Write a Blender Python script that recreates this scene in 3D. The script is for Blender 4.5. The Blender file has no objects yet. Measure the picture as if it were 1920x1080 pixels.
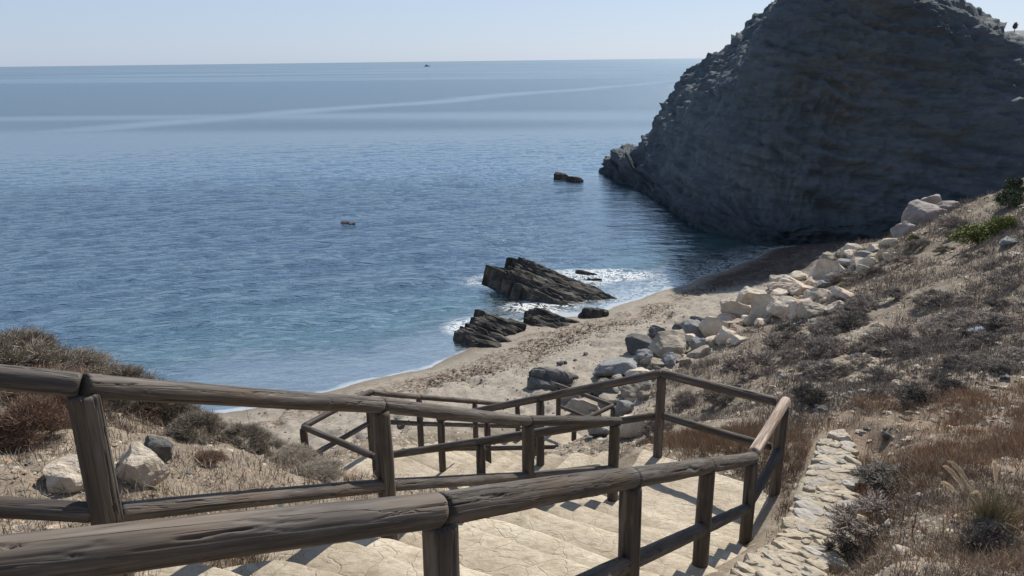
import bpy, math, random
import numpy as np
from mathutils import Vector, Matrix

R = math.radians
scene = bpy.context.scene
C = scene.collection

# ------------------------------------------------------------------ camera
F_PX, CX, CY = 1400.0, 960.0, 540.0
PITCH, ROLL = R(16.95), R(0.7)
f_ = np.array([0, math.cos(PITCH), -math.sin(PITCH)])
u0 = np.array([0, math.sin(PITCH), math.cos(PITCH)])
r0 = np.array([1.0, 0, 0])
r_ = r0 * math.cos(ROLL) - u0 * math.sin(ROLL)
u_ = u0 * math.cos(ROLL) + r0 * math.sin(ROLL)
cam_d = bpy.data.cameras.new('camera')
cam = bpy.data.objects.new('camera', cam_d)
C.objects.link(cam)
scene.camera = cam
cam_d.sensor_width = 36.0
cam_d.lens = 36.0 * F_PX / 1920.0
cam_d.clip_start = 0.05
cam_d.clip_end = 60000
cam.matrix_world = Matrix(((r_[0], u_[0], -f_[0], 0), (r_[1], u_[1], -f_[1], 0), (r_[2], u_[2], -f_[2], 0), (0, 0, 0, 1)))

# ------------------------------------------------------------------ world, sun, exposure
SUN_AZ, SUN_EL = 32.0, 42.0
world = bpy.data.worlds.new('World')
scene.world = world
world.use_nodes = True
wn = world.node_tree.nodes
wl = world.node_tree.links
for n in list(wn):
    wn.remove(n)
sky = wn.new('ShaderNodeTexSky')
sky.sky_type = 'NISHITA'
sky.sun_disc = False
sky.sun_elevation = R(SUN_EL)
sky.sun_rotation = R(SUN_AZ)
sky.altitude = 10
sky.air_density = 1.0
sky.dust_density = 0.5
sky.ozone_density = 3.0
bg = wn.new('ShaderNodeBackground')
bg.inputs['Strength'].default_value = 0.075
wo = wn.new('ShaderNodeOutputWorld')
hs = wn.new('ShaderNodeHueSaturation')
hs.inputs['Saturation'].default_value = 0.62
wl.new(sky.outputs[0], hs.inputs['Color'])
tint = wn.new('ShaderNodeMix')
tint.data_type = 'RGBA'
tint.blend_type = 'MULTIPLY'
tint.inputs[0].default_value = 1.0
tint.inputs[7].default_value = (0.92, 0.98, 1.10, 1)
wl.new(hs.outputs[0], tint.inputs[6])
wl.new(tint.outputs[2], bg.inputs['Color'])
bg2 = wn.new('ShaderNodeBackground')          # thin even sea haze over the clear sky
bg2.inputs['Color'].default_value = (0.455, 0.575, 0.785, 1)
bg2.inputs['Strength'].default_value = 1.0
geo = wn.new('ShaderNodeTexCoord')            # haze thins from the horizon up to the zenith, all round
sepz = wn.new('ShaderNodeSeparateXYZ')
wl.new(geo.outputs['Generated'], sepz.inputs[0])
hz = wn.new('ShaderNodeValToRGB')
he = hz.color_ramp.elements
he[0].position, he[0].color = 0.0, (0.50, 0.61, 0.79, 1)
he[1].position, he[1].color = 1.0, (0.17, 0.245, 0.40, 1)
hm_ = he.new(0.10); hm_.color = (0.455, 0.575, 0.775, 1)
hm_ = he.new(0.45); hm_.color = (0.27, 0.375, 0.54, 1)
wl.new(sepz.outputs[2], hz.inputs[0])
wl.new(hz.outputs[0], bg2.inputs['Color'])
mxs = wn.new('ShaderNodeMixShader')
mxs.inputs[0].default_value = 0.55
wl.new(bg.outputs[0], mxs.inputs[1])
wl.new(bg2.outputs[0], mxs.inputs[2])
wl.new(mxs.outputs[0], wo.inputs['Surface'])
sun_d = bpy.data.lights.new('sun', 'SUN')
sun_d.energy = 5.0
sun_d.angle = R(0.53)
sun_d.color = (1.0, 0.93, 0.82)
sun = bpy.data.objects.new('sun', sun_d)
C.objects.link(sun)
sv = Vector((math.sin(R(SUN_AZ)) * math.cos(R(SUN_EL)), math.cos(R(SUN_AZ)) * math.cos(R(SUN_EL)), math.sin(R(SUN_EL))))
sun.rotation_euler = sv.to_track_quat('Z', 'Y').to_euler()
sun.location = (0, 0, 30)
vs = scene.view_settings
vs.view_transform = 'Standard'
vs.look = 'None'
vs.exposure = 0.2
vs.gamma = 1.0
vs.use_curve_mapping = False
scene.cycles.max_bounces = 6
scene.cycles.sample_clamp_direct = 3.5
scene.cycles.sample_clamp_indirect = 3.5
scene.cycles.transparent_max_bounces = 12

# ------------------------------------------------------------------ helpers
SEA = -8.4
rng = np.random.default_rng(7)
rnd = random.Random(5)

def ray(px, py):
    return f_ + r_ * ((px - CX) / F_PX) - u_ * ((py - CY) / F_PX)

def atd(px, py, d):
    return ray(px, py) * d

def atz(px, py, z):
    v = ray(px, py)
    return v * (z / v[2])

def _hash(ix, iy, iz, seed):
    h = (ix.astype(np.int64) * 374761393 + iy.astype(np.int64) * 668265263 + iz.astype(np.int64) * 2147483647 + seed * 974634777) & 0xFFFFFFFF
    h = ((h ^ (h >> 13)) * 1274126177) & 0xFFFFFFFF
    h = ((h ^ (h >> 16)) * 2246822519) & 0xFFFFFFFF
    return ((h ^ (h >> 15)) & 0xFFFFFF) / float(0xFFFFFF)

def vnoise(x, y, z=0.0, seed=0):
    x, y, z = np.broadcast_arrays(np.asarray(x, float), np.asarray(y, float), np.asarray(z, float))
    ix, iy, iz = np.floor(x), np.floor(y), np.floor(z)
    fx, fy, fz = x - ix, y - iy, z - iz
    fx, fy, fz = [t * t * (3 - 2 * t) for t in (fx, fy, fz)]
    out = 0
    for a in (0, 1):
        wx = fx if a else 1 - fx
        for b in (0, 1):
            wy = fy if b else 1 - fy
            for c in (0, 1):
                wz = fz if c else 1 - fz
                out = out + wx * wy * wz * _hash(ix + a, iy + b, iz + c, seed)
    return out * 2 - 1

def fbm(x, y, z=0.0, seed=0, octaves=4, gain=0.5):
    o, a, s = 0, 1.0, 1.0
    x, y, z = np.asarray(x, float), np.asarray(y, float), np.asarray(z, float)
    for k in range(octaves):
        o = o + a * vnoise(x * s + 7.3 * k, y * s + 3.1 * k, z * s + 1.7 * k, seed + k)
        a *= gain
        s *= 2.03
    return o

def sstep(a, b, x):
    t = np.clip((x - a) / (b - a), 0, 1)
    return t * t * (3 - 2 * t)

def mesh_np(name, V, Fc, smooth=True, attrs=None):
    """V (n,3), Fc (m,k) with k = 3 or 4."""
    V = np.ascontiguousarray(V, dtype=np.float32)
    Fc = np.ascontiguousarray(Fc, dtype=np.int32)
    me = bpy.data.meshes.new(name)
    m, k = Fc.shape
    me.vertices.add(len(V))
    me.vertices.foreach_set('co', V.ravel())
    me.loops.add(m * k)
    me.loops.foreach_set('vertex_index', Fc.ravel())
    me.polygons.add(m)
    me.polygons.foreach_set('loop_start', np.arange(m, dtype=np.int32) * k)
    me.polygons.foreach_set('use_smooth', np.full(m, bool(smooth)))
    me.update(calc_edges=True)
    for an, av in (attrs or {}).items():
        av = np.asarray(av, np.float32)
        if av.ndim == 1:
            at = me.attributes.new(an, 'FLOAT', 'POINT')
            at.data.foreach_set('value', av)
        else:
            at = me.attributes.new(an, 'FLOAT_COLOR', 'POINT')
            col = np.ones((len(V), 4), np.float32)
            col[:, :3] = av
            at.data.foreach_set('color', col.ravel())
    return me

def grid_faces(nu, nv, wrap=False):
    i = np.arange(nu - 1)[:, None]
    j = np.arange(nv if wrap else nv - 1)[None, :]
    a = i * nv + j
    b = i * nv + (j + 1) % nv
    c = (i + 1) * nv + (j + 1) % nv
    d = (i + 1) * nv + j
    return np.stack([a, b, c, d], -1).reshape(-1, 4)

def link(name, me, mat=None, parent=None, loc=None, rot=None, scale=None):
    o = bpy.data.objects.new(name, me)
    C.objects.link(o)
    if mat is not None and me is not None and len(me.materials) == 0:
        me.materials.append(mat)
    if parent is not None:
        o.parent = parent
    if loc is not None:
        o.location = loc
    if rot is not None:
        o.rotation_euler = rot
    if scale is not None:
        o.scale = scale
    return o

def tag(o, label, cat, group=None, kind=None):
    o['label'] = label
    o['category'] = cat
    if group:
        o['group'] = group
    if kind:
        o['kind'] = kind
    return o

def empty(name, loc=(0, 0, 0)):
    o = bpy.data.objects.new(name, None)
    o.empty_display_size = 0.1
    C.objects.link(o)
    o.location = loc
    return o

# ------------------------------------------------------------------ materials
class Mat:
    def __init__(self, name):
        self.m = bpy.data.materials.new(name)
        self.m.use_nodes = True
        self.n = self.m.node_tree.nodes
        self.l = self.m.node_tree.links
        for x in list(self.n):
            self.n.remove(x)
        self.out = self.n.new('ShaderNodeOutputMaterial')
        self.p = self.n.new('ShaderNodeBsdfPrincipled')
        self.l.new(self.p.outputs[0], self.out.inputs[0])
        self.p.inputs['Roughness'].default_value = 0.9
        self.p.inputs['Specular IOR Level'].default_value = 0.25
    def put(self, sock, v):
        if isinstance(v, bpy.types.NodeSocket):
            self.l.new(v, sock)
        elif isinstance(v, (tuple, list)) and len(v) == 3 and sock.type == 'RGBA':
            sock.default_value = (*v, 1)
        else:
            sock.default_value = v
    def coord(self, kind='Object', scale=(1, 1, 1), rot=(0, 0, 0)):
        if kind == 'Position':
            s = self.n.new('ShaderNodeNewGeometry').outputs['Position']
        else:
            s = self.n.new('ShaderNodeTexCoord').outputs[kind]
        mp = self.n.new('ShaderNodeMapping')
        mp.inputs['Scale'].default_value = scale
        mp.inputs['Rotation'].default_value = rot
        self.l.new(s, mp.inputs[0])
        return mp.outputs[0]
    def noise(self, vec, scale=5, detail=4, rough=0.55, dist=0.0):
        t = self.n.new('ShaderNodeTexNoise')
        self.l.new(vec, t.inputs['Vector'])
        t.inputs['Scale'].default_value = scale
        t.inputs['Detail'].default_value = detail
        t.inputs['Roughness'].default_value = rough
        t.inputs['Distortion'].default_value = dist
        return t.outputs['Fac']
    def voronoi(self, vec, scale=5, feature='F1', out='Distance'):
        t = self.n.new('ShaderNodeTexVoronoi')
        t.feature = feature
        self.l.new(vec, t.inputs['Vector'])
        t.inputs['Scale'].default_value = scale
        return t.outputs[out]
    def ramp(self, fac, stops):
        t = self.n.new('ShaderNodeValToRGB')
        e = t.color_ramp.elements
        while len(e) < len(stops):
            e.new(0.5)
        for k, (p, c) in enumerate(stops):
            e[k].position = p
            e[k].color = (*c, 1) if isinstance(c, (tuple, list)) else (c, c, c, 1)
        self.put(t.inputs[0], fac)
        return t.outputs[0]
    def mix(self, fac, a, b, blend='MIX'):
        t = self.n.new('ShaderNodeMix')
        t.data_type = 'RGBA'
        t.blend_type = blend
        self.put(t.inputs[0], fac)
        self.put(t.inputs[6], a)
        self.put(t.inputs[7], b)
        return t.outputs[2]
    def math(self, op, a, b=0.0, c=None, clamp=False):
        t = self.n.new('ShaderNodeMath')
        t.operation = op
        t.use_clamp = clamp
        self.put(t.inputs[0], a)
        self.put(t.inputs[1], b)
        if c is not None:
            self.put(t.inputs[2], c)
        return t.outputs[0]
    def attr(self, name, out='Fac'):
        t = self.n.new('ShaderNodeAttribute')
        t.attribute_name = name
        return t.outputs[out]
    def rand(self):
        return self.n.new('ShaderNodeObjectInfo').outputs['Random']
    def sep(self, v, k):
        t = self.n.new('ShaderNodeSeparateXYZ')
        self.l.new(v, t.inputs[0])
        return t.outputs[k]
    def bump(self, h, strength=0.5, dist=0.02, normal=None):
        t = self.n.new('ShaderNodeBump')
        t.inputs['Strength'].default_value = strength
        t.inputs['Distance'].default_value = dist
        self.l.new(h, t.inputs['Height'])
        if normal is not None:
            self.l.new(normal, t.inputs['Normal'])
        return t.outputs[0]
    def base(self, c):
        self.put(self.p.inputs['Base Color'], c)
    def rough(self, c):
        self.put(self.p.inputs['Roughness'], c)
    def normal(self, nrm):
        self.l.new(nrm, self.p.inputs['Normal'])

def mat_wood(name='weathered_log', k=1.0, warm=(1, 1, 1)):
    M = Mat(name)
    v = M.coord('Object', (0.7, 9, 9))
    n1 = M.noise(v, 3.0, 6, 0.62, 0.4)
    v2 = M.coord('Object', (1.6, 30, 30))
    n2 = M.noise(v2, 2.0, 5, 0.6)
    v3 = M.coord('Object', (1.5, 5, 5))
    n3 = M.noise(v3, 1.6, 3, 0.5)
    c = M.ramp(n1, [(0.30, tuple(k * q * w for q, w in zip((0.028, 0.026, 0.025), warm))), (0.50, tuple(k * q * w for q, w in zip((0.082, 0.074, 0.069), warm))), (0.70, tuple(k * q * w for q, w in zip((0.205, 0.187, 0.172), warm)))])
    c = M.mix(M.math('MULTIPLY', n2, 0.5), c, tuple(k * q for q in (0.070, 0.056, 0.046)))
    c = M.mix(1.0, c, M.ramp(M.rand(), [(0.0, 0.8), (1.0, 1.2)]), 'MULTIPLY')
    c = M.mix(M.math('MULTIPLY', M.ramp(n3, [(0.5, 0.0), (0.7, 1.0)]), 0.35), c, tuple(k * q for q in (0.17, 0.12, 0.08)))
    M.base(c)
    M.rough(M.ramp(n1, [(0.2, 0.62), (0.8, 0.85)]))
    crack = M.ramp(M.noise(M.coord('Object', (0.55, 12, 12)), 2.3, 3, 0.5, 0.8), [(0.47, 0.0), (0.495, 1.0), (0.505, 1.0), (0.53, 0.0)])
    h = M.math('SUBTRACT', M.math('ADD', M.math('MULTIPLY', n1, 0.5), M.math('MULTIPLY', n2, 0.35)), M.math('MULTIPLY', crack, 0.9))
    M.normal(M.bump(h, 0.75, 0.006))
    return M.m

def mat_concrete():
    M = Mat('stamped_cream_concrete')
    v0 = M.coord('Position')
    off = M.n.new('ShaderNodeVectorMath'); off.operation = 'ADD'
    cmb = M.n.new('ShaderNodeCombineXYZ')
    M.l.new(M.math('MULTIPLY', M.rand(), 37.0), cmb.inputs[0]); M.l.new(M.math('MULTIPLY', M.rand(), 91.0), cmb.inputs[1])
    M.l.new(v0, off.inputs[0]); M.l.new(cmb.outputs[0], off.inputs[1])
    v = off.outputs[0]
    n1 = M.noise(v, 2.2, 5, 0.6)
    n2 = M.noise(v, 22, 5, 0.65)
    n3 = M.noise(v, 90, 3, 0.6)
    w = M.n.new('ShaderNodeVectorMath')
    w.operation = 'ADD'
    nn = M.n.new('ShaderNodeTexNoise')
    nn.inputs['Scale'].default_value = 2.6
    nn.inputs['Detail'].default_value = 3
    M.l.new(v, nn.inputs['Vector'])
    M.l.new(v, w.inputs[0])
    sc = M.n.new('ShaderNodeVectorMath')
    sc.operation = 'SCALE'
    sc.inputs['Scale'].default_value = 0.55
    M.l.new(nn.outputs['Color'], sc.inputs[0])
    M.l.new(sc.outputs[0], w.inputs[1])
    cr = M.voronoi(w.outputs[0], 4.6, 'DISTANCE_TO_EDGE')
    crk = M.ramp(cr, [(0.0, 1.0), (0.012, 0.7), (0.035, 0.0)])
    rnd_ = M.ramp(M.rand(), [(0.0, 0.80), (1.0, 1.10)])
    c = M.ramp(n1, [(0.25, (0.39, 0.335, 0.255)), (0.5, (0.49, 0.43, 0.34)), (0.75, (0.58, 0.53, 0.43))])
    c = M.mix(M.ramp(n2, [(0.42, 0.0), (0.68, 0.6)]), c, (0.34, 0.27, 0.19))
    c = M.mix(M.ramp(n3, [(0.60, 0.0), (0.72, 0.5)]), c, (0.24, 0.19, 0.14))
    c = M.mix(M.math('MULTIPLY', crk, M.ramp(M.noise(v, 1.7, 2, 0.5), [(0.46, 0.0), (0.62, 0.35)])), c, (0.27, 0.22, 0.16))
    c = M.mix(M.ramp(M.noise(v, 4.5, 6, .7, .8), [(0.50, 0.0), (0.62, 0.45)]), c, (0.30, 0.25, 0.18))
    dt = M.math('MULTIPLY', M.attr('dirt_shade'), M.ramp(M.noise(v0, 6, 5, .7), [(0.3, 0.45), (0.6, 1.0)]))
    c = M.mix(M.math('MULTIPLY', dt, .75), c, (0.25, 0.205, 0.15))  # tread darkened behind the nosing by colour, part dirt, part painted shading
    c = M.mix(1.0, c, rnd_, 'MULTIPLY')
    M.base(c)
    M.rough(0.88)
    rip = M.noise(M.coord('Position', (1.2, 2.2, 1), (0, 0, R(30))), 7, 4, 0.6, 0.6)
    h = M.math('SUBTRACT', M.math('ADD', M.math('MULTIPLY', rip, 0.9), M.math('MULTIPLY', n2, 0.35)), M.math('MULTIPLY', crk, 0.18))
    M.normal(M.bump(h, 0.85, 0.022, M.bump(n3, 0.3, 0.003)))
    return M.m

def mat_rock(name, lo, mid, hi, scale=3.0, stain=None, bump=0.03, strata=None):
    M = Mat(name)
    v = M.coord('Object')
    n1 = M.noise(v, scale, 6, 0.62, 0.3)
    n2 = M.noise(v, scale * 7, 5, 0.65)
    c = M.ramp(n1, [(0.3, lo), (0.5, mid), (0.72, hi)])
    c = M.mix(M.ramp(n2, [(0.45, 0.0), (0.75, 0.55)]), c, lo)
    if stain is not None:
        c = M.mix(M.ramp(M.noise(v, scale * 0.6, 3, 0.6, 0.5), [(0.48, 0.0), (0.60, 0.8)]), c, stain)
    rr = M.ramp(M.rand(), [(0.0, 0.86), (1.0, 1.1)])
    c = M.mix(1.0, c, rr, 'MULTIPLY')
    M.base(c)
    h = M.math('ADD', n1, M.math('MULTIPLY', n2, 0.4))
    if strata:
        s = M.noise(M.coord('Object', strata), 3, 5, 0.6, 0.4)
        h = M.math('ADD', M.math('MULTIPLY', h, 0.5), s)
    M.normal(M.bump(h, 0.8, bump))
    return M.m

def mat_veg(name, rough=0.8, trans=0.15):
    M = Mat(name)
    c = M.attr('col', 'Color')
    rr = M.ramp(M.rand(), [(0.0, 0.8), (1.0, 1.2)])
    c = M.mix(1.0, c, rr, 'MULTIPLY')
    M.base(c)
    M.rough(rough)
    return M.m

MW = mat_wood()
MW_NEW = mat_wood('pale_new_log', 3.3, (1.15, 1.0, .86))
MC = mat_concrete()
MV = mat_veg('dry_plant')
M_CREAM = mat_rock('cream_limestone', (0.40, 0.34, 0.27), (0.56, 0.49, 0.40), (0.68, 0.62, 0.53), 2.2)
M_PINK = mat_rock('rust_stained_limestone', (0.42, 0.33, 0.25), (0.56, 0.47, 0.38), (0.66, 0.59, 0.50), 2.2, (0.36, 0.17, 0.09))
M_GREY = mat_rock('blue_grey_rock', (0.15, 0.155, 0.16), (0.26, 0.265, 0.27), (0.38, 0.385, 0.385), 2.6)
M_DARK = mat_rock('dark_grey_rock', (0.075, 0.077, 0.08), (0.13, 0.13, 0.128), (0.21, 0.205, 0.195), 2.6)
M_TAN = mat_rock('tan_grey_rock', (0.22, 0.19, 0.15), (0.34, 0.30, 0.245), (0.44, 0.40, 0.33), 2.4)
M_MAUVE = mat_rock('mauve_grey_rock', (0.24, 0.21, 0.20), (0.33, 0.295, 0.28), (0.42, 0.38, 0.36), 1.4)
M_SLATE = mat_rock('wet_slate', (0.025, 0.024, 0.022), (0.07, 0.066, 0.058), (0.19, 0.176, 0.15), 2.0, None, 0.05, (0.4, 5, 5))
# ------------------------------------------------------------------ key plan of the stairs (metres, camera at origin)
RAIL_H = 1.0
L4 = np.array([0.91, 6.06, -3.07]); P4 = np.array([1.94, 5.41, -3.07])
P5 = np.array([2.52, 6.33, -3.04]); P6 = np.array([1.54, 7.13, -3.07])
L3 = np.array([0.11, 5.17, -2.60]); L2 = np.array([-0.70, 3.57, -1.68]); L1 = np.array([-1.40, 2.23, -0.95])
L0 = atd(-420, 640, 2.15)
P1 = atd(823, 926, 2.08)
P0 = atd(0, 1012, 1.36); P0 = P1 + (P0 - P1) * 1.25
A2 = np.array([-1.70, 8.18, -4.60]); B2 = np.array([-0.99, 9.20, -4.60])
CF = np.array([-2.81, 9.00, -4.60]); DF = np.array([-2.13, 10.04, -4.60])
GE = np.array([0.08, 13.6, -6.55]); HE = np.array([1.14, 12.7, -6.52])
K1 = np.array([0.95, 14.42, -6.5]); K2 = np.array([1.97, 13.42, -6.5])

def line_at_px(p, q, px):
    lo, hi = 0.0, 1.0
    s = lambda t: CX + F_PX * ((p + (q - p) * t) @ r_) / ((p + (q - p) * t) @ f_)
    up = s(1) > s(0)
    for _ in range(40):
        m = (lo + hi) / 2
        if (s(m) < px) == up:
            lo = m
        else:
            hi = m
    return p + (q - p) * lo

P2 = line_at_px(P1, P4, 1184); P3 = line_at_px(P1, P4, 1328)
AM = line_at_px(L4, A2, 901)
P7 = line_at_px(P6, B2, 1013)
G1 = line_at_px(DF, GE, 785); G2 = line_at_px(DF, GE, 890)
H1 = line_at_px(B2, HE, 913); H2 = (H1 + HE) / 2

D1 = np.array([math.sin(R(28.5)), math.cos(R(28.5))])          # flight 1 runs down this way
W1 = np.array([D1[1], -D1[0]])                                  # to its right
top_left = np.array([L4[0], L4[1]]) - D1 * 4.75 - W1 * 0.05
# ramps: (left start, right start, left end, right end, z start, z end)
def off(p, q, a, b):   # widen a pair of edge points
    d = (q - p) / np.linalg.norm(q - p)
    return p - d * a, q + d * b
def xy(p):
    return np.array(p[:2])
sA = top_left; sB = sA + W1 * 1.28
RAMPS = [
    (*off(sA, sB, .10, .12), *off(xy(L4), xy(P4), .10, .12), -1.60, -4.07),
    (*off(xy(L4), xy(P6), .10, .12), *off(xy(A2), xy(B2), .10, .12), -4.07, -5.60),
    (*off(xy(B2), xy(DF), .10, .12), *off(xy(HE), xy(GE), .10, .12), -5.60, -7.53),
    (*off(xy(L4), xy(P4), .06, .1), *off(xy(P6), xy(P5), .14, .1), -4.07, -4.07),
    (*off(xy(A2), xy(B2), .06, .1), *off(xy(CF), xy(DF), .14, .1), -5.60, -5.60),
    (*off(xy(HE), xy(GE), .06, .1), *off(xy(K2), xy(K1), .14, .1), -7.53, -7.53),
]

def catmull(P, n, closed):
    P = np.asarray(P, float)
    m = len(P)
    t = np.linspace(0, m if closed else m - 1, n, endpoint=not closed)
    i = np.floor(t).astype(int); f = (t - i)[:, None]
    if closed:
        g = lambda k: P[(i + k) % m]
    else:
        i = np.minimum(i, m - 2); f = (t - i)[:, None]
        g = lambda k: P[np.clip(i + k, 0, m - 1)]
    p0, p1, p2, p3 = g(-1), g(0), g(1), g(2)
    return 0.5 * ((2 * p1) + (-p0 + p2) * f + (2 * p0 - 5 * p1 + 4 * p2 - p3) * f ** 2 + (-p0 + 3 * p1 - 3 * p2 + p3) * f ** 3)

WALL = [np.array(p, float) for p in ((0.75, 2.45, -2.38), (1.20, 3.25, -2.78), (1.62, 4.0, -3.17), (2.02, 4.62, -3.50), (2.38, 5.20, -3.76), (2.80, 5.92, -3.90), (3.22, 6.70, -3.96), (3.52, 7.3, -4.02))]
wc = catmull(WALL, 400, False)

# ------------------------------------------------------------------ terrain height
CP = [(0, -7, 0.4), (0, -16, 4), (-16, -10, 2), (16, -10, 5), (0, -45, 13), (-40, -30, 9), (40, -30, 14), (60, 0, 9), (-40, -5, -3), (0, 0, -1.65), (0.6, -2, -1.35), (-2, -3, -1.0), (3, -3, -0.9), (7, -2, -0.2), (14, 0, 0.8), (-6, -2, -1.2), (-12, 0, -2.0),
      (1.3, 1.8, -2.0), (2.4, 3.0, -2.45), (2.3, 4.2, -3.2), (3.2, 4.8, -3.15), (3.9, 6.2, -3.65), (4.7, 6.0, -3.3), (7.1, 9.4, -3.75),
      (10.9, 15.3, -4.15), (7.3, 12.8, -4.9), (9.3, 17, -5.5), (12.7, 23, -6.1), (4.7, 11.6, -5.1), (6.9, 17.1, -6.35), (9.2, 21.0, -6.75),
      (3.6, 8.4, -4.25), (2.8, 9.8, -5.1), (3.5, 12.5, -6.0), (1.9, 9.6, -5.1), (1.1, 10.9, -6.0), (2.5, 11.6, -6.3), (2.9, 14.2, -7.1),
      (2.4, 16.2, -7.55), (4.2, 16.6, -7.25), (5.0, 18.4, -7.45), (7.0, 21.0, -7.55), (9.5, 24.0, -7.5), (11.5, 26.5, -7.35), (14.0, 28.0, -6.8),
      (15.5, 28.2, -6.5), (17.8, 25.6, -4.05), (19.5, 26, -3.7), (26, 24, -1.5), (14, 19.5, -4.3), (17, 12, -1.6), (25, 12, 1.0), (30, 20, 0.5),
      (18.2, 29.5, -6.2), (21, 30, -5.2), (26, 29, -3.2), (34, 30, -1.5), (16, 31, -7.6), (13.0, 31, -7.9),
      # beach
      (1.0, 14.6, -7.6), (0, 15.5, -7.7), (-1.6, 14.5, -7.55), (-3.4, 13.6, -7.4), (0.4, 17.2, -7.9), (2.0, 19.0, -7.95), (-2.2, 17.3, -8.05), (-4.4, 16.4, -8.1),
      (4.0, 21.2, -7.95), (6.4, 24.2, -8.0), (8.5, 26.6, -8.05), (10.5, 29.0, -8.1), (12.3, 30.4, -8.0), (-6.6, 15.6, -8.15), (-3.0, 12.6, -7.0), (-1.2, 12.6, -6.9),
      # shoreline
      (-9.5, 16.6, -8.4), (-8, 17.0, -8.4), (-6.6, 17.3, -8.4), (-4.9, 18.3, -8.4), (-2.5, 19.8, -8.4), (-1.24, 21.3, -8.4), (0.6, 23.2, -8.36), (2.0, 23.8, -8.38),
      (3.1, 24.6, -8.4), (4.7, 26.0, -8.4), (6.8, 27.7, -8.4), (8.8, 29.6, -8.4), (10.7, 31.6, -8.4), (12, 33.2, -8.4),
      # swash shelf then sea bed
      (-8.5, 20.2, -8.62), (-5.6, 20.6, -8.6), (-3.2, 22.0, -8.62), (-1.8, 23.4, -8.6), (-0.4, 26.0, -8.7), (2.0, 27.0, -8.62), (4.4, 28.2, -8.62), (6.5, 30.2, -8.65), (8.6, 32.6, -8.75),
      (-9, 23.8, -9.9), (-5.5, 24.6, -9.9), (-2.0, 27.5, -10.1), (1, 31, -10.6), (4, 33, -10.4), (7, 36, -10.6),
      (-20, 22, -10.5), (-14, 30, -11.5), (-5, 35, -12), (3, 45, -12.5), (-30, 45, -14), (0, 70, -15), (-40, 20, -13), (20, 75, -15), (45, 60, -9),
      # left bank
      (-1.9, 2.2, -1.85), (-1.6, 3.6, -2.35), (-1.2, 5.2, -3.2), (-2.5, 5.5, -3.25), (-2.4, 4.0, -2.2), (-3.4, 6.5, -3.4), (-4.2, 5.0, -2.4), (-5.3, 6.9, -2.8), (-7.5, 6.4, -2.5),
      (-4.5, 8.6, -4.4), (-3.3, 8.2, -4.75), (-2.2, 7.3, -4.5), (-0.9, 6.7, -4.3), (-3.6, 9.4, -5.3), (-6.4, 8.4, -3.7), (-3.4, 10.4, -5.9), (-4.4, 10.2, -5.6),
      (-5.2, 11.2, -7.0), (-7.0, 10.3, -6.6), (-9.6, 9.0, -5.6), (-6.2, 13.0, -8.0), (-8.6, 12.6, -8.3), (-12, 12, -8.6), (-14, 8, -6), (-18, 10, -9), (-11, 16, -8.9)]
CP = np.array(CP, float)
_n = len(CP)
_D = np.linalg.norm(CP[:, None, :2] - CP[None, :, :2], axis=2)
_K = np.sqrt(_D ** 2 + 0.15)
_A = np.zeros((_n + 3, _n + 3))
_A[:_n, :_n] = _K
_A[:_n, _n] = 1; _A[:_n, _n + 1:] = CP[:, :2]
_A[_n, :_n] = 1; _A[_n + 1:, :_n] = CP[:, :2].T
_w = np.linalg.solve(_A, np.concatenate([CP[:, 2], np.zeros(3)]))

def t_raw(x, y):
    x = np.asarray(x, float); y = np.asarray(y, float)
    o = _w[_n] + _w[_n + 1] * x + _w[_n + 2] * y
    for k in range(_n):
        o = o + _w[k] * np.sqrt((x - CP[k, 0]) ** 2 + (y - CP[k, 1]) ** 2 + 0.15)
    return o

def ramp_query(x, y, rp):
    """signed distance outside the quad (<=0 inside) and ramp height there"""
    a, b, c, d, z0, z1 = rp      # a,b start left/right, c,d end left/right
    s = (a + b) / 2; e = (c + d) / 2
    dv = e - s; L = np.linalg.norm(dv); dv = dv / L
    t = ((x - s[0]) * dv[0] + (y - s[1]) * dv[1]) / L
    tc = np.clip(t, 0, 1)
    z = z0 + (z1 - z0) * tc
    quad = [a, c, d, b]
    area = 0
    for i in range(4):
        p, q = quad[i], quad[(i + 1) % 4]
        area += p[0] * q[1] - q[0] * p[1]
    sg = 1.0 if area > 0 else -1.0
    best = None; ins = -1e9
    for i in range(4):
        p, q = quad[i], quad[(i + 1) % 4]
        ex, ey = q - p
        ln = math.hypot(ex, ey)
        k = np.clip(((x - p[0]) * ex + (y - p[1]) * ey) / ln ** 2, 0, 1)
        dd = np.hypot(x - p[0] - k * ex, y - p[1] - k * ey)
        side = -sg * (ex * (y - p[1]) - ey * (x - p[0])) / ln     # >0 outside
        best = dd if best is None else np.minimum(best, dd)
        ins = np.maximum(ins, side)
    return np.where(ins <= 0, ins, best), z

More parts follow.
